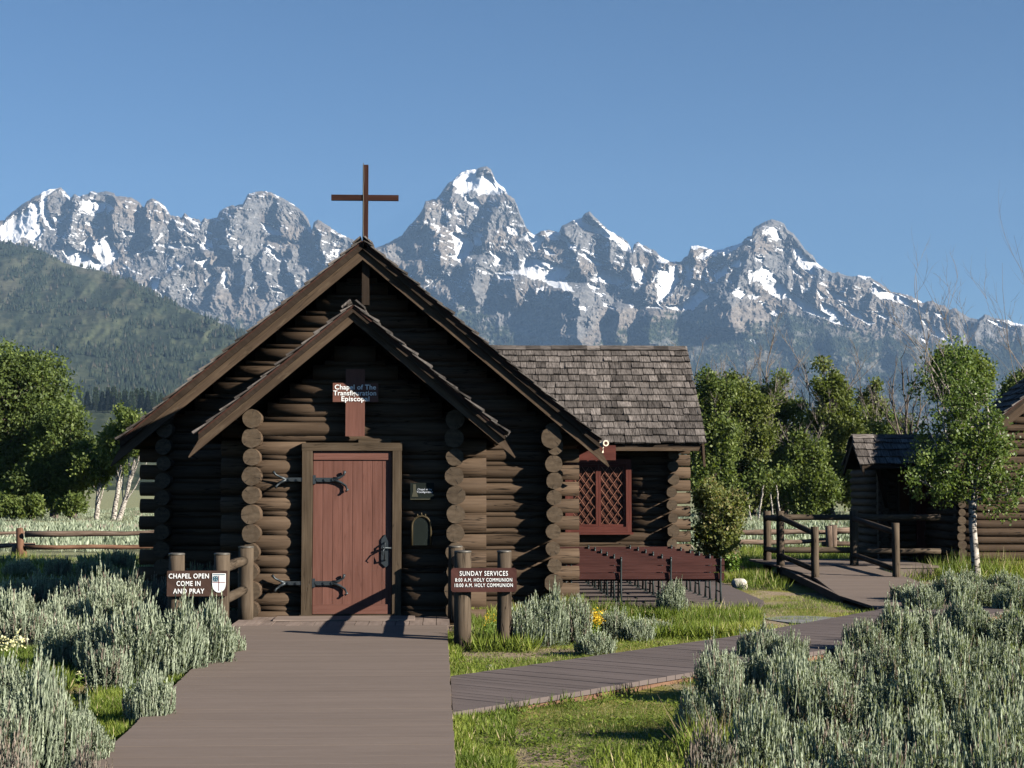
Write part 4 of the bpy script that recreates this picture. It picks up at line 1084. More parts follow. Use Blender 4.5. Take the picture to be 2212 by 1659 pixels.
# ------------------------------------------------------------------ posts, railings, signs
def post(mb, x, y, z0, z1, r, rng, cap=True):
    mb.tube([(x+rng.uniform(-.004,.004), y, z0+(z1-z0)*t) for t in (0,.25,.5,.75,1)], [r*1.05,r*1.02,r,r*.99,r*.985], 18, rng=rng, wob=.012, mat=0, capmat=0)
def post_part(root, x, y, z0, z1, r, seed, cap=True):
    rng = random.Random(seed); mb = MB(); post(mb, x, y, z0, z1, r, rng)
    if cap: mb.tube([(x, y, z1-.012), (x, y, z1+.006), (x, y, z1+.012)], [r*1.0, r*1.03, r*.8], 18, mat=1, rng=rng)
    return mb.build('post', [M['post'], M['capm']], root)
def rail_part(root, a, b_, r, seed, name='rail', mat='post'):
    rng = random.Random(seed); mb = MB(); a, b_ = Vector(a), Vector(b_)
    mb.tube([a.lerp(b_, t) + Vector((0, 0, rng.uniform(-.004,.004))) for t in (0,.2,.4,.6,.8,1)], [r*rng.uniform(.95,1.05) for _ in range(6)], 14, rng=rng, wob=.03)
    return mb.build(name, M[mat], root)

# left sign
sl = empty('chapel_open_sign', (-2.6, 18.25, -.12)); tag(sl, 'brown sign reading CHAPEL OPEN COME IN AND PRAY with a shield, left of the walkway', 'sign')
pl1, pl2 = wx(390, 18.25), wx(486, 18.25)
post_part(sl, pl1, 18.25, -.15, .877, .088, 41); post_part(sl, pl2, 18.25, -.15, .877, .087, 42)
def rounded(x0, x1, z0, z1, r, n=5):
    pts = []
    for cx_, cz_, a in ((x1-r, z0+r, -90), (x1-r, z1-r, 0), (x0+r, z1-r, 90), (x0+r, z0+r, 180)):
        for k in range(n+1):
            t = math.radians(a + 90*k/n); pts.append((cx_+r*math.cos(t), cz_+r*math.sin(t)))
    return pts
yb1 = 18.12; bx0, bx1, bz1, bz0 = wx(370,yb1), wx(497.5,yb1), wz(1230.5,yb1), wz(1284.5,yb1)
b1_ = MB(); b1_.prism(rounded(bx0, bx1, bz0, bz1, .008), yb1, yb1+.045, rnd=.5); bo = b1_.build('board', M['signb'], sl)
for body, u, v, wd_ in (('CHAPEL OPEN', 416.5, 1242, 85), ('COME IN', 416, 1257.8, 50.6), ('AND PRAY', 416.4, 1274, 66)):
    text_mesh('lettering', body, .074, (wx(u,yb1), yb1-.0035, wz(v,yb1)), M['white'], bo, bold=.001, spacing=1.12, width=wd_/F*yb1)
def shield(root):
    cu, y = 480, yb1-.004
    x0, x1, zt, zb = wx(466,y), wx(494.5,y), wz(1236,y), wz(1276.5,y); xm = (x0+x1)/2; hw_ = (x1-x0)/2
    low = wz(1258,y)
    poly = [(x0,zt)] + [(xm - hw_*math.cos(math.pi*k/10), low - (low-zb)*math.sin(math.pi*k/10)**.9) for k in range(11)] + [(x1,zt)]
    s = MB(); s.prism(poly, y-.004, y+.003); so = s.build('shield', M['white'], root)
    t = MB(); t.box((x0+.008, y-.0065, zt-.018), (x1-.008, y-.0042, zt-.009)); t.box((x0+.008, y-.0065, zt-.088), (xm-.009, y-.0042, zt-.028)); t.build('shield_canton', M['teal'], so)
    w_ = MB(); 
    for k in range(5):
        for s_ in (0, 1):
            px, pz = x0+.015+k*.0105, (zt-.035-k*.0115) if s_ == 0 else (zt-.081+k*.0115)
            w_.box((px-.0028, y-.0082, pz-.0028), (px+.0028, y-.0066, pz+.0028))
    w_.build('shield_crosslets', M['white'], so)
    c_ = MB(); c_.box((xm-.003, y-.0065, zb+.018), (xm+.003, y-.0042, zt-.026)); c_.box((x0+.006, y-.0068, zt-.1), (x1-.006, y-.0043, zt-.094)); c_.build('shield_cross', M['crossred'], so)
shield(bo)
# left handrail
hl = empty('handrail', (-2.35, 20.3, 0)); tag(hl, 'two-rail brown post handrail on the left side of the walkway', 'handrail', 'short handrails either side of the walkway')
post_part(hl, wx(537,20.3), 20.3, -.05, .877, .093, 43)
rail_part(hl, (wx(534,20.3), 20.22, .71), (pl2, 18.33, .725), .058, 44); rail_part(hl, (wx(534,20.3), 20.22, .36), (pl2, 18.33, .365), .055, 45)
# right sign
sr = empty('sunday_services_sign', (.47, 17.45, -.12)); tag(sr, 'maroon sign reading SUNDAY SERVICES with two communion times, right of the walkway', 'sign')
pr1, pr2 = wx(1000,17.45), wx(1089,17.45)
post_part(sr, pr1, 17.45, -.16, .93, .09, 51); post_part(sr, pr2, 17.45, -.16, .93, .076, 52)
yb2_ = 17.32; cx0, cx1, cz1, cz0 = wx(975,yb2_), wx(1116,yb2_), wz(1226,yb2_), wz(1277,yb2_)
b2_ = MB(); b2_.prism(rounded(cx0, cx1, cz0, cz1, .03), yb2_, yb2_+.045, rnd=.5); bo2 = b2_.build('board', M['signr'], sr)
for body, u, v, s_, wd_ in (('SUNDAY SERVICES', 1045.3, 1237.9, .070, 103.6), ('8:00 A.M. HOLY COMMUNION', 1045.3, 1251.6, .052, 122.5), ('10:00 A.M. HOLY COMMUNION', 1044.8, 1263, .052, 125)):
    text_mesh('lettering', body, s_, (wx(u,yb2_), yb2_-.0035, wz(v,yb2_)), M['white'], bo2, bold=.0006, spacing=1.15, width=wd_/F*yb2_)
# right handrail
hr = empty('handrail', (.2, 20.3, 0)); tag(hr, 'two-rail brown post handrail on the right side of the walkway, by the times sign', 'handrail', 'short handrails either side of the walkway')
post_part(hr, wx(984,20.3), 20.3, -.05, .877, .09, 53)
rail_part(hr, (wx(984,20.3), 20.22, .71), (pr1, 17.53, .725), .055, 54); rail_part(hr, (wx(984,20.3), 20.22, .36), (pr1, 17.53, .365), .052, 55)

# ramp railing (right)
rr = empty('ramp_railing', (XL, 30.5, 0)); tag(rr, 'dark round-log railing around the ramp and landing of the small cabin', 'railing')
PB = {}
for nme, u, y, zt, r, zb in (('a',1764,27.8,wz(1138,27.8),.068,-.12),('b',1942,27.8,wz(1130,27.8),.066,-.12),('c',1689,30.6,wz(1104,30.6),.075,-.12),('d',1850,30.6,wz(1103,30.6),.08,-.12),('e',1660,32.6,wz(1104,32.6),.08,-.12)):
    x = wx(u, y); PB[nme] = (x, y, zt); rg = random.Random(ord(nme[0])); mb = MB(); post(mb, x, y, zb, zt, r, rg); mb.build('post', M['post'], rr)
def rr_rail(p, q, dz0, dz1, r, k):
    (x0,y0,z0), (x1,y1,z1) = PB[p], PB[q]
    rail_part(rr, (x0,y0,z0-dz0), (x1,y1,z1-dz1), r, k)
rr_rail('c','a',.12,.115,.052,61); rr_rail('c','a',.83,.73,.048,62)
rr_rail('d','b',.15,.16,.052,63); rr_rail('d','b',.83,.79,.048,64)
rr_rail('e','c',.13,.15,.055,65); rr_rail('e','c',.75,.75,.05,66)
PB['f'] = (wx(1905, 32.6), 32.6, PB['e'][2]); rr_rail('e','f',.13,.13,.06,67); rr_rail('e','f',.78,.78,.06,68)
PB['g'] = (wx(2040, 30.6), 30.6, PB['d'][2]); rr_rail('d','g',.13,.13,.055,69); rr_rail('d','g',.76,.76,.05,70)

# old post and rail beside the wing
gp = empty('fence_post', (5.0, 31, -.12)); tag(gp, 'brown round post with one short rail against the wing corner', 'post')
x = wx(1528, 30.9); mb = MB(); post(mb, x, 30.9, -.15, wz(1120,30.9), .062, rl); mb.build('post', M['post'], gp)
rail_part(gp, (x, 30.9, wz(1142,30.9)), (wing_x1+.05, 30.6, wz(1141,30.6)), .035, 71)

# ------------------------------------------------------------------ benches
def make_bench():
    root = empty('park_bench', (0,0,0))
    x0, x1 = -1.15, 1.15
    for k, (zc, yc_) in enumerate(((.595, 0), (.495, .012), (.395, .03))):
        mb = MB(); mb.beam((x0, yc_, zc), (x1, yc_, zc), .028, .088, rnd=.3+.2*k); mb.build('back_slat', M['bench'], root)
    for k, yc_ in enumerate((.12, .22, .32)):
        mb = MB(); mb.beam((x0, yc_, .335), (x1, yc_, .335), .085, .03, rnd=.4+.1*k); mb.build('seat_slat', M['bench'], root)
    for sx in (-1.04, -.33, .38, 1.09):
        s = MB()
        s.tube([(sx, -.04, .01), (sx, -.015, .2), (sx, -.012, .4), (sx, -.03, .6), (sx, -.035, .648)], [.017,.015,.015,.014,.018], 8)
        s.tube([(sx, -.035, .64), (sx, -.035, .668)], [.02,.012], 8)
        s.tube([(sx, .0, .3), (sx, .18, .305), (sx, .34, .3), (sx, .33, .2), (sx, .38, .01)], [.015,.014,.014,.014,.018], 8)
        s.tube([(sx, -.02, .17), (sx, .33, .17)], .01, 6)
        s.box((sx-.03, -.08, -.002), (sx+.03, -.01, .014)); s.box((sx-.03, .34, -.002), (sx+.03, .42, .014))
        for zc in (.595, .495): s.tube([(sx, -.03, zc), (sx, -.02, zc)], .018, 6)
        s.build('leg', M['steel'], root)
    return root
ords = ['front row bench nearest the viewer, its whole back showing', 'second bench from the front', 'third bench from the front', 'fourth bench from the front', 'fifth bench from the front', 'sixth bench, the farthest, beside the wing wall']
b0_ = make_bench()
for k in range(6):
    o = b0_ if k == 0 else copy_tree(b0_)
    o.location = (wx(1449,23.35) - .38 + rl.uniform(-.01,.01)*k, 23.35 + k*.93, -.05)
    o.rotation_euler = (0, 0, math.radians(rl.uniform(-.4,.4) if k else 0))
    tag(o, 'maroon slatted bench, ' + ords[k], 'bench', 'rows of outdoor benches beside the chapel')

# ------------------------------------------------------------------ cabin on the right
cab = empty('log_cabin', (11, 32, 0)); tag(cab, 'small brown log cabin with shingled entry hood at the right edge', 'cabin')
def cabin():
    rng = random.Random(91); sp = .155
    cxl = wx(2088, 31.3); yfr = 31.3; slope = .80; apexx = cxl + 3.4; eave = 2.3
    fr = MB(); z = -.05
    while z < 5.2:
        x0 = cxl - .05
        if z > eave: x0 = cxl + (z-eave)/slope
        x1 = 2*apexx - x0
        if x1 - x0 > .2: log_row_x(fr, x0, x1, yfr+.25, z, sp*.53 + rng.uniform(-.006,.006), rng)
        z += sp
    fr.build('front_wall', [M['log'], M['logend'], M['dark']], cab)
    sd = MB(); z = -.05 + sp/2
    while z < eave:
        log_row_y(sd, cxl + rng.uniform(-.02,.02), yfr + rng.uniform(-.02,.02), 37, z, sp*.52 + rng.uniform(-.01,.008), rng); z += sp
    sd.build('side_wall', [M['log'], M['logend'], M['dark']], cab)
    li = MB(); li.prism([(cxl+.03,-.1),(2*apexx-cxl,-.1),(2*apexx-cxl,eave-.1),(apexx,eave+3.4*slope-.3),(cxl+.03,eave-.1)], yfr+.3, 32.5); li.build('lining', M['interior'], cab)
    gable_roof_y(cab, apexx, 3.55, eave+3.4*slope+.12, slope, yfr-.2, 32.6, name='roof', board=.2, seed=92)
    # entry part with its own wall, window and hood, left of the cabin
    ew = MB(); z = -.05; x0 = wx(1905, 33.6); y = 33.6
    while z < 2.3:
        log_row_x(ew, x0-.02, cxl+.4, y, z, sp*.53, rng); z += sp
    z = .03
    while z < 2.3:
        log_row_y(ew, x0+.1, y-.15, 36, z, sp*.52, rng); z += sp
    ew.build('entry_wall', [M['log'], M['logend'], M['dark']], cab)
    eb_ = MB(); eb_.box((x0+.12, y+.06, -.1), (cxl+.3, 36, 2.2)); eb_.build('lining', M['interior'], cab)
    dw = MB(); dx = wx(2030, 33.5); dw.box((dx-.4, 33.46, .13), (dx+.42, 33.52, 2.0), rnd=.2); dwo = dw.build('door', M['darkred'], cab)
    wn_ = MB(); ux0, ux1 = wx(1945, 33.5), wx(1978, 33.5); fr_box(wn_, ux0, ux1, 1.05, 1.9, .05, 33.44, 33.55, .4); wo2 = wn_.build('window', M['trim'], cab)
    gl = MB(); gl.box((ux0+.05, 33.5, 1.1), (ux1-.05, 33.51, 1.85)); gl.build('pane', M['glassd'], wo2)
    # hood
    hY0 = 32.55; hYr = 33.3; hx0 = wx(1869, hY0); hx1 = cxl + .6; he = wz(1004, hY0); hrz = wz(941, hYr)
    hb = MB(); Uh = Vector((0, hYr-hY0, hrz-he)); Nh = Vector((0, -(hrz-he), hYr-hY0)); S_ = Uh.length
    shingles(hb, Vector((hx0, hY0, he)), Vector((1,0,0)), Uh, Nh, hx1-hx0, S_, random.Random(93), expo=S_/4.1, w=(.13,.26))
    Uh2 = Vector((0, -(hYr-hY0), hrz-he)); Nh2 = Vector((0, (hrz-he), hYr-hY0))
    shingles(hb, Vector((hx0, 2*hYr-hY0, he)), Vector((1,0,0)), Uh2, Nh2, hx1-hx0, S_, random.Random(94), expo=S_/4.1, w=(.13,.26))
    hb.prism([(hY0, he-.01), (hYr, hrz-.01), (2*hYr-hY0, he-.01), (2*hYr-hY0, he-.07), (hYr, hrz-.09), (hY0, he-.07)], hx0+.02, hx1, mat=1, axis='X')
    ridge_caps(hb, (hx0, hYr, hrz-.02), (hx1, hYr, hrz-.02), random.Random(95), 1.0, w=.1, ln=.34)
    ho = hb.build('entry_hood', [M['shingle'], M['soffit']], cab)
    hr_ = MB()
    for s in (-1, 1):
        ye = hYr + s*(hYr-hY0)
        hr_.prism([(hYr, hrz-.03), (ye, he-.03), (ye+s*.06, he-.2), (hYr, hrz-.2)], hx0+.01, hx0+.05, axis='X', rnd=.3)
    hr_.beam((wx(1925,33.4), 33.45, 1.2), (wx(1905,32.7), 32.7, he-.08), .07, .07); hr_.build('hood_bracket', M['soffit'], ho)
cabin()

# ------------------------------------------------------------------ pole fences
def fence_rail(root, a, b_, r, rng, mat, name='rail'):
    a, b_ = Vector(a), Vector(b_); mb = MB()
    mb.tube([a.lerp(b_, t/7) + Vector((0, rng.uniform(-.02,.02), rng.uniform(-.022,.022))) for t in range(8)], [r*rng.uniform(.82,1.12)*(1-.03*t) for t in range(8)], 10, rng=rng, wob=.08)
    return mb.build(name, M[mat], root)
rf = random.Random(55)
f1 = empty('pole_fence', (-11, 37, -.12)); tag(f1, 'weathered three-rail pole fence in the meadow left of the chapel', 'fence', 'pole fences across the meadow')
YF = 41.0
for (u0, v0, u1, v1, r, mt_) in ((70,1153.5,560,1147,.075,'oldlog'),(-260,1153,85,1149.5,.06,'oldlog'),(70,1180.5,560,1175,.062,'redrail'),(-260,1196,92,1173,.065,'oldlog'),(40,1208,560,1198,.06,'oldlog'),(-260,1205,60,1212,.055,'redrail')):
    fence_rail(f1, W(u0,v0,YF-.1), W(u1,v1,YF+.4), r, rf, mt_)
for (u, v0, v1, r, mt_, du) in ((58,1140,1200,.09,'redrail',3),(50,1175,1206,.085,'oldlog',-4),(66,1178,1206,.075,'redrail',4)):
    mb = MB(); a = W(u, v0, YF+.05); b2 = W(u+du, v1+4, YF+.05 + (.25 if du < 0 else -.2)); mb.tube([b2, a.lerp(b2,.5), a], [r*1.05, r, r*.95], 12, rng=rf, wob=.06); mb.build('post', M[mt_], f1)
f2 = empty('pole_fence', (8, 42, -.12)); tag(f2, 'weathered three-rail pole fence seen behind the ramp railing', 'fence', 'pole fences across the meadow')
YF = 42.0
for (u0, v0, u1, v1, r, mt_) in ((1540,1151,1815,1149,.08,'oldlog'),(1790,1146,2100,1150,.08,'oldlog'),(1540,1172,1815,1168,.075,'oldlog'),(1780,1176,2100,1172,.07,'oldlog'),(1540,1196,1815,1193,.085,'oldlog'),(1790,1196,2100,1199,.07,'redrail')):
    fence_rail(f2, W(u0,v0,YF), W(u1,v1,YF+.3), r, rf, mt_)
for (u, v0, v1, r, mt_, du) in ((1795,1136,1198,.10,'oldlog',3),(1806,1134,1200,.10,'oldlog',-3)):
    mb = MB(); a = W(u, v0, YF-.1); b2 = W(u+du, v1+6, YF-.1); mb.tube([b2, a.lerp(b2,.5), a], [r*1.05, r, r*.95], 12, rng=rf, wob=.08); mb.build('post', M[mt_], f2)

# ------------------------------------------------------------------ vegetation builders
def quads(c, d, n_, L, Wd, fold=None):
    """leaf quads (diamond-ish): c centre base, d direction along leaf, n_ side direction; arrays (k,3)"""
    d = d / (np.linalg.norm(d, axis=1, keepdims=True) + 1e-9)
    s = np.cross(d, n_); s /= (np.linalg.norm(s, axis=1, keepdims=True) + 1e-9)
    L = L[:, None]; Wd = Wd[:, None]
    p0 = c; p1 = c + d*L*.5 + s*Wd*.5; p2 = c + d*L; p3 = c + d*L*.5 - s*Wd*.5
    V = np.stack([p0, p1, p2, p3], 1).reshape(-1, 3)
    Fq = np.arange(len(c)*4).reshape(-1, 4)
    return V, Fq

def crown(name, centers, sig, per, leaf, rng, mat, parent, up=.3, rb=None, flat=1.0):
    """leaf cloud: centers (k,3), per leaves each"""
    k = len(centers); n = k*per
    c = np.repeat(centers, per, 0)
    sg = np.repeat(sig, per)[:, None] if hasattr(sig, '__len__') else sig
    g = rng.normal(0, 1, (n, 3)); g /= np.linalg.norm(g, axis=1, keepdims=True); g *= rng.random((n, 1)) ** .45
    c = c + g * sg * np.array([1, 1, flat])
    d = rng.normal(0, 1, (n, 3)) + np.array([0, 0, up]) + g*.6
    nn = rng.normal(0, 1, (n, 3)) + np.array([.3, -.3, .7])
    L = leaf * rng.uniform(.7, 1.35, n)
    V, Fq = quads(c, d, nn, L, L*rng.uniform(.5, .85, n))
    base = np.repeat(rng.random(k)*.45, per) if rb is None else np.repeat(rb, per)
    rnd = np.clip(base + rng.random(n)*.55, 0, 1)
    return np_mesh(name, V, Fq, mat, rnd=rnd, parent=parent)

def branch_mesh(mb, a, b_, r0, r1, rng, seg=6, bend=.12, n=7):
    a, b_ = Vector(a), Vector(b_); L = (b_-a).length
    off = Vector((rng.uniform(-1,1), rng.uniform(-1,1), rng.uniform(-.2,1)))*L*bend
    pts = []
    for i in range(seg+1):
        t = i/seg
        pts.append(a.lerp(b_, t) + off*math.sin(math.pi*t)*.9 + Vector((rng.uniform(-1,1),rng.uniform(-1,1),rng.uniform(-1,1)))*L*.012)
    mb.tube(pts, [r0 + (r1-r0)*(i/seg) for i in range(seg+1)], n, caps=False, rng=rng)
    return pts

def tree(name, base, blobs, nclump, per, leaf, sig, seed, label, cat, group=None, bark='bark', lm='cotton', trunk_r=.18, trunk_lean=0.0, stems=1, limb_frac=.25, trunk_top=.6, dead=0, hollow=.55, yd=None):
    """base: Vector at ground; blobs: list of (centre Vector, rx, ry, rz) in world space"""
    rng = np.random.default_rng(seed); pr = random.Random(seed)
    root = empty(name, base); tag(root, label, cat, group)
    B = np.array([[*b[0], b[1], b[2], b[3]] for b in blobs]); vol = B[:,3]*B[:,5]*B[:,4]; pk = rng.choice(len(B), nclump, p=vol/vol.sum())
    g = rng.normal(0, 1, (nclump, 3)); g /= np.linalg.norm(g, axis=1, keepdims=True)
    nb_ = max(8, nclump//7); bi = rng.integers(0, nb_, nclump); pk = pk[:nb_][bi] if nb_ <= nclump else pk
    g = g[:nb_][bi]; rad0 = (hollow + (1.04-hollow) * rng.random((nb_, 1)) ** .8)[bi]
    rad = rad0 * (1 + 0*rad0)
    lump = .62 + .72*(vnoise(g[:,0]*2.6+pk*3.1, g[:,2]*2.6, seed % 50))[:, None]
    cen = B[pk, :3] + g*rad*lump*B[pk, 3:6]
    bs = .17*(B[pk, 3:6].min(1, keepdims=True))*rng.uniform(.7, 1.5, (nb_, 1))[bi]
    cen = cen + rng.normal(0, 1, cen.shape)*bs
    cen = cen[cen[:, 2] > base.z + .25]
    loc = cen - np.array(base)
    crown('crown', loc, sig*rng.uniform(.6, 1.35, len(loc)), per, leaf, rng, M[lm], root)
    mb = MB(); top = np.array([b[0] for b in blobs]).mean(0)
    zmax = cen[:, 2].max() - base.z
    for s in range(stems):
        a = Vector((pr.uniform(-.25,.25)*(stems > 1)*trunk_r*12, pr.uniform(-.2,.2)*(stems>1)*trunk_r*8, -.15))
        tt = Vector((top[0]-base.x + pr.uniform(-.4,.4)*trunk_r*6, top[1]-base.y, zmax*trunk_top))
        pts = branch_mesh(mb, a, tt, trunk_r, trunk_r*.35, pr, seg=9, bend=.05, n=12)
        nl = int(len(loc)*limb_frac/stems)
        for i in rng.choice(len(loc), nl, replace=False):
            e = Vector(loc[i]); cand = [p for p in pts[2:] if p.z < e.z] or [pts[2]]
            p0 = cand[-1] if pr.random() < .5 else pr.choice(cand)
            branch_mesh(mb, p0, e, trunk_r*.32*pr.uniform(.5,1), trunk_r*.04, pr, seg=5, bend=.12, n=5)
    mb.build('trunk', M[bark], None).parent = root
    if dead:
        db = MB()
        for i in range(dead+2):
            p0 = pr.choice(pts[4:]); e = p0 + Vector((pr.uniform(-1,1)*zmax*.22, pr.uniform(-.5,.5)*zmax*.1, zmax*pr.uniform(.3,.58)))
            bare(db, p0, e, trunk_r*.26, pr, 3)
        db.build('dead_branch', M['deadwood'], None).parent = root
    return root

def bare(mb, a, b_, r, rng, depth, n=5):
    pts = branch_mesh(mb, a, b_, r, r*.25, rng, seg=5, bend=.1, n=n)
    if depth <= 0: return
    L = (Vector(b_)-Vector(a)).length; d0 = (Vector(b_)-Vector(a)).normalized()
    for k in range(rng.randint(3, 5)):
        p = rng.choice(pts[1:]); d = (d0 + Vector((rng.uniform(-1,1), rng.uniform(-1,1), rng.uniform(-.3,.9)))*.75).normalized()
        bare(mb, p, p + d*L*rng.uniform(.3,.55), r*.5, rng, depth-1, 4)

def blob(u, v, Y, ru, rv, ry=None):
    s = Y/F; return (W(u, v, Y), ru*s, (ry or ru)*s, rv*s)

# big cottonwoods at left
tree('cottonwood', Vector((wx(40,92), 92, -.12)), [blob(45,835,92,95,95),blob(15,960,92,110,110),blob(110,905,92,72,70),blob(-70,850,92,100,110),blob(60,1045,92,110,55)], 1250, 62, .19, .7, 101,
     'tall dense dark green cottonwood at the left edge of the meadow', 'tree', 'trees along the far side of the meadow', trunk_r=.35, stems=3, lm='deepgreen', hollow=.35)
tree('cottonwood', Vector((wx(150,88), 88, -.12)), [blob(145,940,88,52,55),blob(150,1010,88,62,60),blob(105,1050,88,60,40)], 560, 60, .18, .6, 102,
     'rounded green cottonwood leaning out just left of the white-trunked aspens', 'tree', 'trees along the far side of the meadow', trunk_r=.25, stems=2, lm='deepgreen', hollow=.35)
for k, (u, vt, bl, lab) in enumerate([
    (220, 1035, [(205,985,36,38),(222,1035,34,26),(235,960,30,30)], 'forked white aspen, leftmost of the three pale trunks by the chapel corner'),
    (264, 1030, [(262,950,34,38),(258,1000,30,30)], 'slim white aspen, middle of the three pale trunks by the chapel corner'),
    (281, 1030, [(290,970,34,50),(315,940,34,40),(292,1020,26,26)], 'white aspen right of the other two, half hidden by the chapel corner')]):
    tree('aspen_tree', Vector((wx(u,86), 86-k, -.12)), [blob(a, b_, 86-k, c, d) for a, b_, c, d in bl], 90, 55, .17, .42, 110+k, lab, 'tree', 'white-trunked aspens left of the chapel', bark='aspenbark', trunk_r=.15, lm='cotton', trunk_top=.7, limb_frac=.3)
# shrubs at the foot of the left trees
for k, (u, v, r) in enumerate([(20,1095,30),(85,1098,22),(165,1095,26),(60,1105,18)]):
    lab = ['low green shrub under the tall cottonwood, at the picture edge','small green shrub between two larger ones under the cottonwoods','bushy green shrub in front of the aspen trunks','tiny green shrub in front of the cottonwoods'][k]
    tree('shrub', Vector((wx(u,84), 84, -.12)), [blob(u, v-4, 84, r, r*.55)], 60, 50, .16, .32, 120+k, lab, 'shrub', 'shrubs below the far trees', trunk_r=.05, stems=3)
# right tree line
RT = [
 (1540, [(1525,862,40,52),(1560,848,40,46),(1540,940,62,75),(1530,1030,66,66)], 'round-topped green tree just right of the wing roof', 2, 'cotton'),
 (1612, [(1590,846,36,46),(1632,840,34,42),(1610,925,66,75),(1600,1035,70,66)], 'broad green tree, second right of the wing roof, bare twigs on top', 6, 'willow'),
 (1680, [(1706,856,38,52),(1668,872,34,44),(1690,945,58,75),(1672,1040,70,66)], 'green tree with grey dead twigs above, third right of the wing roof', 7, 'cotton'),
 (1745, [(1732,965,28,42),(1745,1025,52,60),(1748,1070,56,46)], 'low dark tree filling the gap in the middle of the right tree line', 8, 'cotton'),
 (1805, [(1798,832,42,48),(1828,868,38,48),(1782,892,34,42),(1806,950,60,75),(1812,1045,68,62)], 'tall green pointed tree, highest in the right tree line', 6, 'willow'),
 (1888, [(1902,852,28,42),(1890,905,42,50),(1876,975,58,60),(1884,1048,62,60)], 'slender bright green tree left of the small cabin hood', 3, 'willow'),
 (1945, [(1935,940,36,52),(1950,1020,56,66)], 'dark green tree behind the cabin hood', 5, 'cotton'),
 (2200, [(2215,850,34,50),(2240,880,60,80)], 'dark tree rising behind the cabin roof at the right edge', 4, 'cotton'),
]
for k, (u, bl, lab, dd, lm) in enumerate(RT):
    Yt = 88 + (k*37 % 11)
    tree('cottonwood', Vector((wx(u,Yt), Yt, -.12)), [blob(a, b_, Yt, c, d, c*.7) for a, b_, c, d in bl], 520, 50, .17, .5, 200+k, lab, 'tree', 'trees behind the wing and the ramp', trunk_r=.2, stems=3, dead=dd, lm=lm, hollow=.3)
# pale thin trunks standing under them
for k, (u, lab) in enumerate([(1640,'thin white trunk, left one under the right tree line'),(1690,'thin white trunk under the right tree line, right of its twin')]):
    root = empty('aspen_tree', Vector((wx(u,84), 84, -.12))); tag(root, lab, 'tree', 'thin white trunks under the right tree line')
    mb = MB(); pr = random.Random(300+k)
    branch_mesh(mb, (0,0,-.1), (.3-.5*k,0,1.8), .055, .04, pr, 8, .03, 8); branch_mesh(mb, (-.35,0,-.1), (-.5,0,1.4), .045, .03, pr, 8, .04, 8)
    mb.build('trunk', M['aspenbark'], None).parent = root
    rg = np.random.default_rng(k); cc = np.array([[.2,0,2.2],[-.3,.2,2.1],[.1,-.3,2.5],[-.5,0,1.9]]); crown('crown', cc, .6, 60, .17, rg, M['cotton'], root)
# bare-branched tree in front of the mountains at right
root = empty('dead_tree', Vector((wx(2040,38), 38, -.12))); tag(root, 'tall bare grey branches rising above the aspen near the cabin', 'tree')
mb = MB(); pr = random.Random(400); s = 38/F
o0 = Vector((wx(2040,38), 38, -.12))
for (u0,v0,u1,v1,r) in ((2090,1000,2000,585,.04),(2085,900,2035,640,.032),(2080,860,1975,720,.04),(2075,870,1960,700,.035),(2090,880,2110,700,.03),(2070,900,1990,770,.03),(2080,900,2060,690,.03)):
    a = W(u0, v0, 38) - o0; b2 = W(u1, v1, 38+pr.uniform(-.5,.5)) - o0; bare(mb, a, b2, r*.45, pr, 3)
branch_mesh(mb, (.5,0,-.1), W(2088,870,38)-o0, .12, .05, pr, 8, .02, 8)
mb.build('branches', M['deadwood'], None).parent = root
root = empty('dead_tree', Vector((wx(2230,36), 36, -.12))); tag(root, 'leafless sapling reaching up at the right edge of the picture', 'tree')
o0 = Vector((wx(2230,36), 36, -.12)); mb = MB()
for (u0,v0,u1,v1,r) in ((2240,900,2190,560,.03),(2235,800,2150,640,.026),(2250,900,2215,500,.028),(2230,760,2205,680,.02)):
    bare(mb, W(u0,v0,36)-o0, W(u1,v1,36)-o0, r*.32, pr, 2)
branch_mesh(mb, (.1,0,-.1), W(2240,880,36)-o0, .1, .04, pr, 8, .02, 8)
mb.build('branches', M['deadwood'], None).parent = root
# dry dead shrubby tree between tree line and cabin
root = empty('dead_tree', Vector((wx(1968,60), 60, -.12))); tag(root, 'dark leafless tree standing behind the entry hood ridge', 'tree')
o0 = Vector((wx(1968,60), 60, -.12)); mb = MB()
for (u0,v0,u1,v1,r) in ((1968,1000,1965,840,.07),(1968,980,1940,850,.06),(1968,970,2000,830,.06),(1968,960,1985,880,.05),(1968,1000,1925,900,.05)):
    bare(mb, W(u0,v0,60)-o0, W(u1,v1,60)-o0, r, pr, 2)
branch_mesh(mb, (0,0,-.1), W(1968,980,60)-o0, .14, .08, pr, 5, .02, 8)
mb.build('branches', M['bark'], None).parent = root

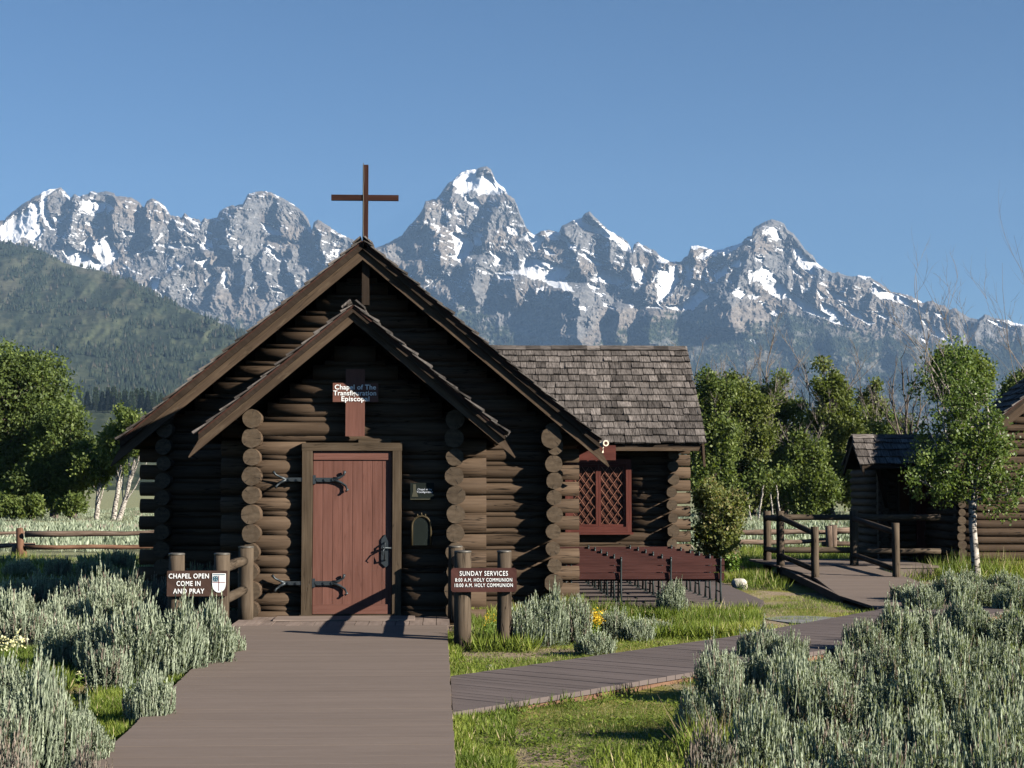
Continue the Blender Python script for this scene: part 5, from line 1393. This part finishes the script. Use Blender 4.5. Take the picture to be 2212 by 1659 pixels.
# aspen in front of the cabin
def front_aspen():
    Y = 29.5; base = Vector((wx(2117,Y), Y, -.12)); root = empty('aspen_tree', base)
    tag(root, 'leafy aspen with a white black-scarred trunk in front of the cabin', 'tree')
    pr = random.Random(500); rng = np.random.default_rng(500); mb = MB()
    P = lambda u, v, dy=0: W(u, v, Y+dy) - base
    mb.tube([P(2119,1252), P(2116,1200), P(2112,1140), P(2113,1090), P(2111,1080)], [.085,.075,.07,.075,.07], 12, caps=False)
    limbs = [((2112,1088),(2105,1000),(2095,900),(2085,790)),((2111,1085),(2085,1040),(2050,990),(2020,930)),((2113,1085),(2140,1040),(2165,990),(2185,930)),((2112,1080),(2125,1010),(2130,930),(2120,850)),((2111,1086),(2080,1070),(2040,1060),(2000,1040)),((2113,1086),(2150,1070),(2185,1070),(2215,1050)),((2105,1000),(2060,950),(2040,880),(2040,830)),((2125,1010),(2150,930),(2150,870),(2140,820))]
    tips = []
    for L_ in limbs:
        pts = [P(u, v, pr.uniform(-.25,.25) if i else 0) for i, (u, v) in enumerate(L_)]
        mb.tube(pts, [.038,.026,.016,.006], 8, caps=False)
        for k in range(9):
            t = pr.uniform(.25, 1)*3; i = min(2, int(t)); q = pts[i].lerp(pts[i+1], t-i)
            e = q + Vector((pr.uniform(-1,1)*.42, pr.uniform(-1,1)*.45, pr.uniform(-.1,.4)))
            branch_mesh(mb, q, e, .011, .003, pr, 4, .1, 5); tips.append(e); tips.append(q.lerp(e, .6))
    mb.build('trunk', M['aspenbark'], None).parent = root
    tips = np.array([list(t) for t in tips])
    ex = []
    for (u, v, ru, rv, n) in ((2090,790,40,50,26),(2095,900,62,60,34),(2090,1000,90,60,44),(2030,1040,52,50,20),(2180,1060,50,50,24),(2060,960,50,45,18),(2150,970,50,50,20),(2020,960,30,30,6),(2190,940,24,40,6),(2005,995,28,24,8)):
        for i in range(n):
            a = pr.uniform(0, 6.28); q = pr.random()**.6; ex.append(list(W(u+ru*q*math.cos(a), v+rv*q*math.sin(a), Y+pr.uniform(-.5,.5)) - base))
    cen = np.concatenate([tips, np.array(ex)])
    crown('crown', cen, .17*rng.uniform(.5,1.5,len(cen)), 44, .060, rng, M['aspen'], root, up=-.1)
front_aspen()
# leafy willow behind the aspen top
tree('willow', Vector((wx(2090,41), 41, -.12)), [blob(2075,830,41,50,62),(W(2120,800,41), 45*41/F, .6, 45*41/F),blob(2070,780,41,36,30)], 210, 55, .085, .27, 510, 'green willow whose top shows above the aspen crown', 'tree', trunk_r=.09, stems=3, lm='cotton', dead=3)
# shrub beside the wing
tree('shrub', Vector((wx(1556,30.6), 30.6, -.12)), [blob(1545,1075,30.6,34,40),blob(1585,1110,30.6,34,52),blob(1560,1160,30.6,46,44),blob(1535,1120,30.6,30,60)], 330, 46, .06, .17, 520, 'tall olive shrub with reddish tips at the corner of the wing', 'shrub', trunk_r=.03, stems=4, lm='shrubl', hollow=.3)
tree('leafy_plant', Vector((wx(1592,30.5), 30.5, -.12)), [blob(1592,1232,30.5,34,26),blob(1625,1250,30.3,16,12)], 70, 36, .075, .1, 521, 'bright green broad-leaved plants behind the white rock', 'plant', trunk_r=.008, stems=3, lm='herb', hollow=.2)

# conifers on the shelf below the foothill
def conifer_proto(seed):
    rng = np.random.default_rng(seed); pr = random.Random(seed)
    root = empty('pine_tree', (0,0,0)); n = 1500
    t = rng.random(n)**.8; h = 1 - t*.86
    r = (1-h)*.24*(.55+.45*vnoise(h*16, rng.random(n)*2, seed)) + .015
    a = rng.uniform(0, 6.283, n); q = rng.random(n)**.4
    c = np.stack([np.cos(a)*r*q, np.sin(a)*r*q, h], -1)
    d = np.stack([np.cos(a), np.sin(a), -.25+0*a], -1); V, Fq = quads(c, d, rng.normal(0,1,(n,3))+np.array([0,0,1.5]), np.full(n, .075), np.full(n, .035))
    np_mesh('crown', V, Fq, M['conif'], rnd=rng.random(n), parent=root)
    mb = MB(); mb.tube([(0,0,-.03),(0,0,.5),(0,0,.95)], [.016,.01,.003], 7, caps=False); mb.build('trunk', M['bark'], None).parent = root
    return root
protos = [conifer_proto(s) for s in (1,2,3)]
used = set()
cl = [(196,845,893,'tall'),(214,838,893,'tall'),(228,846,894,'broad'),(240,838,894,'tall'),(252,836,894,'pointed'),(264,848,894,'short'),(276,842,895,'dark'),(290,846,895,'broad'),(300,840,895,'pointed'),(312,838,896,'tall'),(325,845,896,'dark'),(180,850,893,'short'),(338,846,896,'tall'),(352,850,897,'short')]
ordn = ['first','second','third','fourth','fifth','sixth','seventh','eighth','ninth','tenth','eleventh','twelfth','thirteenth','fourteenth','fifteenth','sixteenth']
for k, (u, vt, vb, w_) in enumerate(sorted(cl)):
    i = k % 3; o = protos[i] if i not in used else copy_tree(protos[i]); used.add(i)
    Y = float(FR(0, vb)) - 20 + (k*53 % 60); b = W(u, vb, Y); h = (vb-vt)/F*Y
    o.location = (b.x, Y, b.z - 1.0); o.scale = (h, h, h*1.04); o.rotation_euler = (0, 0, k*1.7)
    tag(o, 'dark conifer, %s from the left in the row beyond the meadow' % ordn[k], 'tree', 'row of conifers beyond the left meadow')

# ------------------------------------------------------------------ sagebrush
def sage_proto(seed, dry=.08, dens=1.0):
    """unit bush about 1 m across and 1 m tall"""
    rng = np.random.default_rng(seed)
    ns = int(270*dens)
    a = rng.uniform(0, 6.283, ns); rr_ = np.sqrt(rng.random(ns))*.47
    lobes = .8 + .3*vnoise(np.cos(a)*1.5+3, np.sin(a)*1.5+3, seed)
    rr_ = rr_*lobes
    bx, by = np.cos(a)*rr_, np.sin(a)*rr_
    hh = (1 - (rr_/.52)**2*.38) * rng.uniform(.62, 1.0, ns) * (.68 + .5*vnoise(bx*4.5+9, by*4.5+9, seed+1))
    sl_ = rng.uniform(.34, .66, ns) * (.5 + .5*hh)         # length of the upright shoot
    tall = rng.random(ns) < .10; hh[tall] *= 1.14; sl_ = np.minimum(sl_, hh*.85)
    lean = np.stack([bx*.5 + rng.normal(0,.07,ns), by*.5 + rng.normal(0,.07,ns), np.ones(ns)], -1); lean /= np.linalg.norm(lean, axis=1, keepdims=True)
    top = np.stack([bx*1.1, by*1.1, hh], -1); bot = top - lean*sl_[:, None]
    Vs, Fs, Rs = [], [], []; off = 0
    stalk_r = rng.random(ns)*.45 + .28; isdry = rng.random(ns) < dry
    # leaves hugging the shoots
    per = 26; t = rng.random((ns, per)); base = bot[:, None] + (top-bot)[:, None]*t[..., None]
    curl = (np.sin(t*2.6)[..., None]*rng.normal(0, .03, (ns, 1, 3)))*np.array([1,1,.3]); base = base + curl
    out = rng.normal(0, 1, (ns, per, 3)); out[..., 2] = 0; out /= np.linalg.norm(out, axis=2, keepdims=True)
    d = lean[:, None]*1.0 + out*(.26-.16*t[..., None])
    L = (.105 - .045*t) * rng.uniform(.75, 1.25, (ns, per)); wd = L*rng.uniform(.2, .32, (ns, per))
    V, Fq = quads(base.reshape(-1,3), d.reshape(-1,3), out.reshape(-1,3)+rng.normal(0,.4,(ns*per,3)), L.ravel(), wd.ravel())
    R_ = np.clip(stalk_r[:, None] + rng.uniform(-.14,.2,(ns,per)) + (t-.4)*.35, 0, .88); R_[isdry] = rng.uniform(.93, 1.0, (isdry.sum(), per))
    Vs.append(V); Fs.append(Fq); Rs.append(R_.ravel()); off += len(V)
    # spindly shoot cores
    L2 = sl_*1.0; V, Fq = quads(bot, (top-bot), rng.normal(0,1,(ns,3)), L2, np.full(ns, .022)); Vs.append(V); Fs.append(Fq+off); Rs.append(np.clip(stalk_r+.1, 0, .85)); off += len(V)
    # leafy body below; inner shade painted in as darker leaf colour, darkest low down
    nb = int(3600*dens); a = rng.uniform(0, 6.283, nb); r2 = np.sqrt(rng.random(nb))*.5*(.8+.3*vnoise(np.cos(a)*1.5+3, np.sin(a)*1.5+3, seed))
    z = rng.random(nb)**.75*.8*(1-(r2/.56)**2*.5); c = np.stack([np.cos(a)*r2, np.sin(a)*r2, z+.03], -1)
    d = rng.normal(0,1,(nb,3)) + np.array([0,0,1.0]) + np.stack([np.cos(a), np.sin(a), 0*a], -1)*.8
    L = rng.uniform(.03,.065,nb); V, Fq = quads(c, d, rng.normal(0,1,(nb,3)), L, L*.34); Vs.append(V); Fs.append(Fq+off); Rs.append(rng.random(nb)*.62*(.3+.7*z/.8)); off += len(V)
    root = empty('sagebrush', (0,0,0))
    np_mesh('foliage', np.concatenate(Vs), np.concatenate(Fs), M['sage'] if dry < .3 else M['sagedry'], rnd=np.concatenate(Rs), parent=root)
    mb = MB(); pr = random.Random(seed)
    for k in range(26):
        an = pr.uniform(0, 6.28); r = pr.uniform(.1,.42)
        branch_mesh(mb, (pr.uniform(-.04,.04), pr.uniform(-.04,.04), 0), (math.cos(an)*r, math.sin(an)*r, pr.uniform(.25,.6)), .016, .005, pr, 4, .15, 5)
    mb.build('stem', M['sagetwig'], None).parent = root
    return root
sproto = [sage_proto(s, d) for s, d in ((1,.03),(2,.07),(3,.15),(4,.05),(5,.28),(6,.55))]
sused = set(); rs = random.Random(77)
def sage(u, vt, vb, wid, label, group, kind=None, hmul=1.0):
    k = rs.choice([0,1,2,3,4,0,1,3,4,2]) if kind is None else kind
    o = sproto[k] if k not in sused else copy_tree(sproto[k]); sused.add(k)
    p = G(u, vb); h = (vb-vt)/F*p.y*hmul; w = wid/F*p.y
    o.location = (p.x, p.y, float(ground_z(p.x, p.y))-.02); q_ = rs.uniform(.86, 1.16); o.scale = (w*rs.uniform(.9,1.15), w*rs.uniform(.8,1.05), h*1.05*q_); o.rotation_euler = (0, 0, rs.uniform(0, 6.28))
    tag(o, label, 'sagebrush', group); return o
def row(items, where, group, jit=1.0):
    items = sorted(items); n = len(items)
    for i, it in enumerate(items):
        u, vt, vb, w = it[:4]
        pos = 'leftmost' if i == 0 else ('rightmost' if i == n-1 else ordn[i] + ' from the left')
        if n == 1: pos = 'single'
        sage(u, vt, vb, w, 'sagebrush, %s in %s' % (pos, where), group, it[4] if len(it) > 4 else None)
GL, GR, GM = 'sagebrush left of the walkway', 'sagebrush thicket at the right', 'sagebrush in front of the benches'
row([(10,1470,1740,170),(75,1462,1700,150),(140,1462,1690,150,3),(195,1480,1665,120),(228,1540,1650,90,2)], 'the front corner at the left edge', GL)
row([(335,1434,1566,125,1)], 'the gap beside the left walkway edge', GL)
row([(30,1560,1790,170,5),(130,1600,1800,150,4),(200,1610,1760,110,5)], 'the nearest bottom left row', GL)
row([(165,1335,1450,120),(240,1325,1462,130,1),(310,1300,1468,140,0),(385,1290,1465,135,3),(450,1300,1450,125),(500,1330,1425,80)], 'the middle row left of the walkway', GL)
row([(-40,1290,1408,120),(20,1275,1400,120),(75,1285,1405,110),(125,1290,1395,95)], 'the second row at the left edge', GL)
row([(180,1255,1345,90,2),(235,1235,1345,100,2),(290,1222,1340,100),(345,1236,1335,90,5)], 'the row left of the open-chapel sign', GL)
row([(440,1192,1322,80),(478,1198,1318,60),(408,1240,1320,60),(520,1262,1345,60)], 'the clump behind and beside the open-chapel sign', GL)
row([(150,1268,1368,100),(215,1275,1372,110),(275,1262,1366,100),(-20,1262,1345,110),(50,1262,1345,110)], 'the strip between the shaded row and the flowers', GL)
row([(250,1372,1500,110,4),(90,1420,1560,120,3),(20,1425,1560,130,0)], 'the ragged band above the front corner', GL)
row([(30,1235,1300,110),(110,1232,1298,110),(190,1225,1296,100),(270,1215,1292,90),(330,1215,1290,70)], 'the shaded row next to the chapel left wall', GL)
row([(60,1196,1246,80),(140,1198,1246,70),(215,1196,1244,80),(270,1180,1240,60)], 'the row just in front of the left pole fence', GL)
row([(1135,1285,1402,85,0),(1185,1275,1400,90,3),(1240,1280,1392,85,4),(1285,1362,1418,90,1)], 'the clump right of the times sign', GM)
row([(1325,1310,1376,75,2),(1375,1330,1385,80,1),(1450,1258,1332,75,0),(1420,1330,1372,70,2)], 'the clump in front of the benches', GM)
row([(1960,1255,1312,80),(2040,1245,1306,90),(2110,1222,1290,90),(2190,1230,1292,100)], 'the farthest row below the cabin', GR)
row([(2000,1262,1330,90),(2070,1240,1320,100),(2130,1235,1318,100),(2200,1262,1330,110),(2260,1262,1330,110)], 'the back row below the cabin', GR)
row([(1640,1330,1432,100),(1705,1350,1440,90),(1870,1330,1440,110),(1940,1300,1425,120),(2015,1290,1410,120),(2095,1292,1410,120),(2175,1300,1412,120),(2245,1300,1412,120)], 'the second row from the back at the right', GR)
row([(1555,1395,1512,105),(1620,1385,1505,110),(1690,1395,1510,110),(1770,1400,1510,115),(1840,1385,1500,115),(1915,1380,1500,120),(1990,1375,1500,120),(2070,1372,1500,125),(2150,1375,1500,125),(2225,1380,1500,125)], 'the middle row of the right thicket', GR)
row([(1505,1462,1600,105,1),(1575,1445,1600,120),(1650,1440,1600,130),(1730,1440,1600,135),(1810,1440,1600,135),(1890,1435,1600,140),(1975,1430,1600,140),(2060,1430,1600,140),(2145,1432,1600,140),(2225,1435,1600,140)], 'the second row from the front of the right thicket', GR)
row([(1535,1580,1745,130,5),(1630,1535,1730,150),(1725,1520,1725,155),(1820,1515,1730,160),(1915,1510,1725,160),(2010,1510,1730,160),(2105,1512,1725,160),(2200,1512,1730,160)], 'the front row of the right thicket', GR)
row([(1600,1610,1830,170,4),(1740,1590,1830,180),(1880,1590,1835,180),(2020,1590,1830,180),(2160,1590,1835,180)], 'the very nearest row, cut by the bottom edge', GR)

# meadow sage far off: one mass
def meadow():
    rng = np.random.default_rng(9); n = 5200
    Y = 43.4 + 82*rng.random(n)**1.2; X = (rng.uniform(-150, 2350, n) - VPX)/F*Y
    h = rng.uniform(.14, .42, n)*(1 - .4*(Y > 70)); k = 26
    c = np.stack([X, Y, -.12 + 0*X], -1)
    a = rng.uniform(0, 6.283, (n, k)); r = np.sqrt(rng.random((n, k)))*.42
    base = c[:, None] + np.stack([np.cos(a)*r, np.sin(a)*r, rng.random((n,k))*.35*h[:, None]], -1)
    d = np.stack([np.cos(a)*r, np.sin(a)*r, .9+0*a], -1) + rng.normal(0,.2,(n,k,3))
    L = h[:, None]*rng.uniform(.45, .8, (n, k)); V, Fq = quads(base.reshape(-1,3), d.reshape(-1,3), rng.normal(0,1,(n*k,3)), L.ravel(), L.ravel()*.22)
    rnd = np.clip(np.repeat(rng.random(n)*.5, k) + rng.random(n*k)*.4, 0, .88); rnd[np.repeat(rng.random(n) < .05, k)] = 1
    o = np_mesh('meadow_sage', V, Fq, M['sage'], rnd=rnd); tag(o, 'low sagebrush covering the meadow beyond the fences', 'sagebrush meadow', kind='stuff')
meadow()

# grass
def clear_of(x, y):
    ok = ~in_walk(x, y, -.0) & ~inpoly(x, y, SIDE) & ~inpoly(x, y, PLAT)
    ok &= ~((x > 5.9) & (x < 8.0) & (y > 24) & (y < 33.3)) & ~((x > 5.9) & (x < 7.3) & (y > 22) & (y < 24.2)) & ~((x > 6.3) & (x < 9.3) & (y > 30.2) & (y < 33.3))
    ok &= ~((x > NX-NHW-.1) & (x < NX+NHW+.1) & (y > 23.2)) & ~((x > VX-VHW-.15) & (x < VX+VHW+.15) & (y > 20.6) & (y < 23.4))
    ok &= ~((x > 1.4) & (x < wing_x1) & (y > 30.4)) & ~((x > -2.45) & (x < .17) & (y > 19.3) & (y < 20.7))
    return ok
def grass():
    rng = np.random.default_rng(12)
    xs_, ys_, hs_ = [], [], []
    def add(n, u0, u1, v0, v1, h0, h1, thr=0.0, ns=1.4, seed=0):
        v = v0 + (v1-v0)*rng.random(n); u = rng.uniform(u0, u1, n)
        Y = (CAM.z+.12)*F/(v-VPY); X = (u-VPX)/F*Y
        d = fbm(X*ns, Y*ns, 4, 40+seed); keep = (d + rng.uniform(-.09,.09,n) > thr) & clear_of(X, Y)
        xs_.append(X[keep]); ys_.append(Y[keep]); hs_.append(rng.uniform(h0, h1, keep.sum())*(.5 + d[keep]))
    add(80000, 960, 1500, 1440, 1760, .01, .04, .44)
    add(16000, 965, 1480, 1540, 1760, .03, .11, .54, 1.0, 3)
    add(26000, 965, 1110, 1540, 1760, .03, .09, .42, 1.4, 5)
    add(50000, 960, 1650, 1325, 1480, .015, .06, .38)
    add(30000, 1280, 1640, 1312, 1380, .06, .2, .42)
    add(9000, 1010, 1160, 1330, 1410, .08, .26, .4)
    add(30000, 1550, 2000, 1262, 1345, .015, .06, .40)
    add(45000, 0, 560, 1300, 1700, .02, .09, .45, .9, 2)
    add(22000, 220, 340, 1490, 1600, .05, .16, .36, 1, 4)
    add(14000, 380, 520, 1400, 1490, .04, .15, .38, 1, 4)
    add(22000, 0, 170, 1395, 1480, .05, .16, .36, 1, 4)
    add(26000, 1600, 2300, 1218, 1275, .06, .26, .42, .8, 6)
    add(16000, 2200, 2750, 1230, 1750, .05, .2, .42, .8, 9)
    add(14000, 1960, 2500, 1215, 1262, .2, .5, .42, .8, 6)
    add(9000, 1540, 1680, 1215, 1262, .08, .25, .42, .8, 6)
    add(10000, 1600, 1920, 1190, 1222, .1, .3, .4, .8, 6)
    add(12000, 0, 330, 1205, 1290, .08, .25, .42, .8, 7)
    add(9000, 1180, 1640, 1296, 1330, .1, .3, .38, .8, 8)
    add(6000, 1480, 1700, 1560, 1800, .1, .3, .5, .8, 7)
    for (xe, ya, yb, sgn) in ((.1, 9.3, 12.3, 1), (.1, 14.6, 20, 1), (-2.1, 9.3, 19.4, -1)):
        n = 5200; Y = rng.uniform(ya, yb, n); e = xe if sgn > 0 else -2.0 - (Y-9.4)*.034
        X = e + sgn*(.01 + .13*rng.random(n)**1.6); k_ = fbm(X*1.2, Y*1.6, 3, 88) + rng.uniform(-.1, .1, n) > .46
        xs_.append(X[k_]); ys_.append(Y[k_]); hs_.append(rng.uniform(.03, .11, k_.sum()))
    for k in range(60):
        t = rng.random(); a_, b_ = SWL[0].lerp(SWL[-1], 0), SWL[-1]
        i = rng.integers(0, len(SWL)-1); line = (SWL if rng.random() < .5 else SWU); p = line[i].lerp(line[i+1], rng.random())
        q_ = rng.normal(0, .09, (60, 2)); X = p.x + q_[:,0]; Y = p.y + q_[:,1]; ok = clear_of(X, Y)
        xs_.append(X[ok]); ys_.append(Y[ok]); hs_.append(rng.uniform(.05, .16, ok.sum()))
    X, Y, H = map(np.concatenate, (xs_, ys_, hs_)); n = len(X)
    Z = ground_z(X, Y) - .004
    c = np.stack([X, Y, Z], -1); d = rng.normal(0, .42, (n, 3)); d[:, 2] = 1
    V, Fq = quads(c, d, rng.normal(0,1,(n,3)), H, np.clip(H*.09, .0035, .010))
    pat = fbm(X*.8, Y*.8, 3, 70); rnd = np.clip(.12 + (pat-.35)*1.3 + rng.normal(0, .17, n), 0, 1)
    rnd[rng.random(n) < .05] = 1
    # low weeds and fallen straw between the blades
    m_ = 26000; v = 1380 + 380*rng.random(m_); u = np.where(rng.random(m_) < .7, rng.uniform(960, 1560, m_), rng.uniform(0, 560, m_)); Y2 = (CAM.z+.12)*F/(v-VPY); X2 = (u-VPX)/F*Y2
    ok = clear_of(X2, Y2); X2, Y2 = X2[ok], Y2[ok]; m_ = len(X2); weed = fbm(X2*3, Y2*3, 3, 99) > .52
    c2 = np.stack([X2, Y2, ground_z(X2, Y2) + np.where(weed, rng.uniform(.005,.05,m_), .006)], -1)
    d2 = rng.normal(0, 1, (m_, 3)); d2[:, 2] = np.where(weed, .35, .05)
    V2, F2 = quads(c2, d2, np.tile([0,0,1.], (m_,1)) + rng.normal(0,.2,(m_,3)), np.where(weed, rng.uniform(.02,.05,m_), rng.uniform(.03,.12,m_)), np.where(weed, rng.uniform(.012,.025,m_), .004))
    Fq = np.concatenate([Fq, F2 + len(V)]); V = np.concatenate([V, V2]); rnd = np.concatenate([rnd, np.where(weed, rng.uniform(0,.5,m_), rng.uniform(.9,1,m_))])
    o = np_mesh('grass', V, Fq, M['grass'], rnd=rnd); tag(o, 'green and straw-coloured grass on the open ground', 'grass', kind='stuff')
grass()

# flowering plants and small things
def flower_clump(name, u, vt, vb, wid, nstem, mat, label, seed, group, fl=.02, per=10):
    rng = np.random.default_rng(seed); p = G(u, vb); root = empty(name, p); tag(root, label, 'flowers', group)
    s = p.y/F; w = wid*s/2; h = (vb-vt)*s
    a = rng.uniform(0, 6.283, nstem); r = np.sqrt(rng.random(nstem))*w; hh = h*rng.uniform(.6, 1, nstem)
    b = np.stack([np.cos(a)*r*.6, np.sin(a)*r*.6, 0*a], -1); t = np.stack([np.cos(a)*r, np.sin(a)*r, hh], -1)
    V1, F1 = quads(b, t-b, rng.normal(0,1,(nstem,3)), np.linalg.norm(t-b,axis=1), np.full(nstem,.007))
    k = 8; lb = (b[:,None] + (t-b)[:,None]*rng.random((nstem,k,1))*.85).reshape(-1,3)
    V2, F2 = quads(lb, rng.normal(0,1,(len(lb),3))+np.array([0,0,.5]), rng.normal(0,1,(len(lb),3)), rng.uniform(.03,.07,len(lb)), rng.uniform(.008,.016,len(lb)))
    np_mesh('foliage', np.concatenate([V1,V2]), np.concatenate([F1,F2+len(V1)]), M['stem'], rnd=rng.random(len(F1)+len(F2)), parent=root)
    c = np.repeat(t, per, 0) + rng.normal(0, fl*.9, (nstem*per, 3))*np.array([1,1,1.2])
    V3, F3 = quads(c, rng.normal(0,1,(len(c),3)), rng.normal(0,1,(len(c),3)), rng.uniform(.6,1.2,len(c))*fl, rng.uniform(.6,1.1,len(c))*fl)
    np_mesh('flower', V3, F3, M[mat], rnd=rng.random(len(c)), parent=root)
flower_clump('wildflowers', 1275, 1322, 1378, 56, 70, 'yellow', 'bright yellow flower clump amid the sage in front of the benches', 1, 'yellow wildflowers', .024, 14)
flower_clump('wildflowers', 1060, 1325, 1385, 40, 16, 'yellow', 'sparse yellow flower spikes between the two posts of the times sign', 2, 'yellow wildflowers', .011, 8)
flower_clump('wildflowers', 1117, 1340, 1398, 24, 12, 'yellow', 'few yellow flowers at the foot of the right sign post', 3, 'yellow wildflowers', .012, 8)
flower_clump('wildflowers', 30, 1366, 1432, 80, 14, 'cream', 'cream flower heads in the grass at the left edge', 4, 'cream wildflowers', .026, 22)
flower_clump('wildflowers', 110, 1398, 1440, 26, 4, 'cream', 'pair of cream flower heads right of the larger pale group', 5, 'cream wildflowers', .016, 14)
flower_clump('wildflowers', 195, 1440, 1475, 26, 3, 'cream', 'small pale yellow flowers in the low grass beside the sage', 6, 'cream wildflowers', .012, 12)
def broadleaf(u, v, wid, h, seed, label):
    rng = np.random.default_rng(seed); p = G(u, v); root = empty('leafy_plant', p); tag(root, label, 'plant', 'broad-leaved plants by the fence')
    n = 150; w = wid*p.y/F/2; a = rng.uniform(0,6.283,n); r = np.sqrt(rng.random(n))*w; c = np.stack([np.cos(a)*r, np.sin(a)*r, 0*a], -1)
    d = np.stack([np.cos(a)*.5, np.sin(a)*.5, 1.0+0*a], -1)+rng.normal(0,.25,(n,3)); V, Fq = quads(c, d, rng.normal(0,1,(n,3)), rng.uniform(.6,1,n)*h, rng.uniform(.15,.25,n)*h)
    np_mesh('foliage', V, Fq, M['balsam'], rnd=rng.random(n), parent=root)
broadleaf(265, 1222, 60, .42, 1, 'pale broad-leaved plant between the fence and the chapel corner')
broadleaf(215, 1222, 50, .34, 2, 'pale broad-leaved plant below the fence, left of a larger one')
broadleaf(15, 1222, 60, .34, 3, 'pale broad-leaved plant below the fence at the left edge')
broadleaf(120, 1224, 50, .28, 4, 'low broad-leaved plant under the fence, right of the fence post')
def rock(name, u, v, w, h, seed, mat, label, cat='rock'):
    import bmesh
    p = G(u, v); s = p.y/F; bm = bmesh.new(); bmesh.ops.create_icosphere(bm, subdivisions=4, radius=1)
    for vv_ in bm.verts:
        c = vv_.co; k = .82 + .36*float(vnoise(c.x*1.6+seed+5, c.y*1.6+c.z*1.3+5, seed)) + .06*float(vnoise(c.x*6+9, c.y*6+c.z*5+9, seed))
        vv_.co = Vector((c.x*k*w*s/2, c.y*k*w*s/2*.8, c.z*k*h*s/2))
    me = bpy.data.meshes.new(name); bm.to_mesh(me); bm.free(); me.materials.append(M[mat])
    for pl in me.polygons: pl.use_smooth = True
    o = bpy.data.objects.new(name, me); C.objects.link(o); o.location = (p.x, p.y, -.12 + h*s*.3); tag(o, label, cat)
rock('rock', 1600, 1272, 34, 30, 3, 'stone', 'cream-white boulder on the ground right of the benches')
rock('rock', 1058, 1442, 17, 12, 4, 'stone2', 'small grey stone in the grass beside the boardwalk')
sbm = MB(); p = G(1748, 1341, -.1)
sbm.prism([(p.x+.5*math.cos(a)*(1+.12*math.sin(3*a)), p.y+.62*math.sin(a)) for a in [6.283*k/14 for k in range(14)]], -.13, -.085, axis='Z')
so_ = sbm.build('stepping_stone', M['slab']); tag(so_, 'flat grey paving slab beside the right boardwalk', 'stone')

# dry straw stalks in front of the right thicket
def straw():
    rng = np.random.default_rng(31)
    for k, (u, v, lab) in enumerate([(1540,1640,'dry straw grass tuft in the shade before the right thicket'),(1600,1680,'dry straw grass tuft at the bottom edge before the right thicket')]):
        p = G(u, v); root = empty('dry_grass', p); tag(root, lab, 'grass tuft', 'dry grass tufts')
        n = 24; c = rng.normal(0,.12,(n,3)); c[:,2] = 0; d = rng.normal(0,.5,(n,3)); d[:,2] = 1
        V, Fq = quads(c, d, rng.normal(0,1,(n,3)), rng.uniform(.2,.5,n), np.full(n,.006)); np_mesh('blades', V, Fq, M['strawm'], rnd=np.ones(n), parent=root)
straw()

# ------------------------------------------------------------------ haze
def haze():
    lo, hi = Vector((-5400, -40, -3)), Vector((6400, 12600, 2320))
    mb = MB(); mb.box(lo, hi)
    m = bpy.data.materials.new('valley_haze'); m.use_nodes = True; nt = m.node_tree; nt.nodes.clear()
    v = nt.nodes.new('ShaderNodeVolumePrincipled'); v.inputs['Color'].default_value = (.42,.66,1,1); v.inputs['Density'].default_value = HAZE
    v.inputs['Anisotropy'].default_value = 0.0
    out = nt.nodes.new('ShaderNodeOutputMaterial'); nt.links.new(v.outputs[0], out.inputs['Volume'])
    o = mb.build('haze', m); tag(o, 'thin blue morning haze over the valley', 'haze', kind='stuff')
HAZE = 4.0e-5
haze()
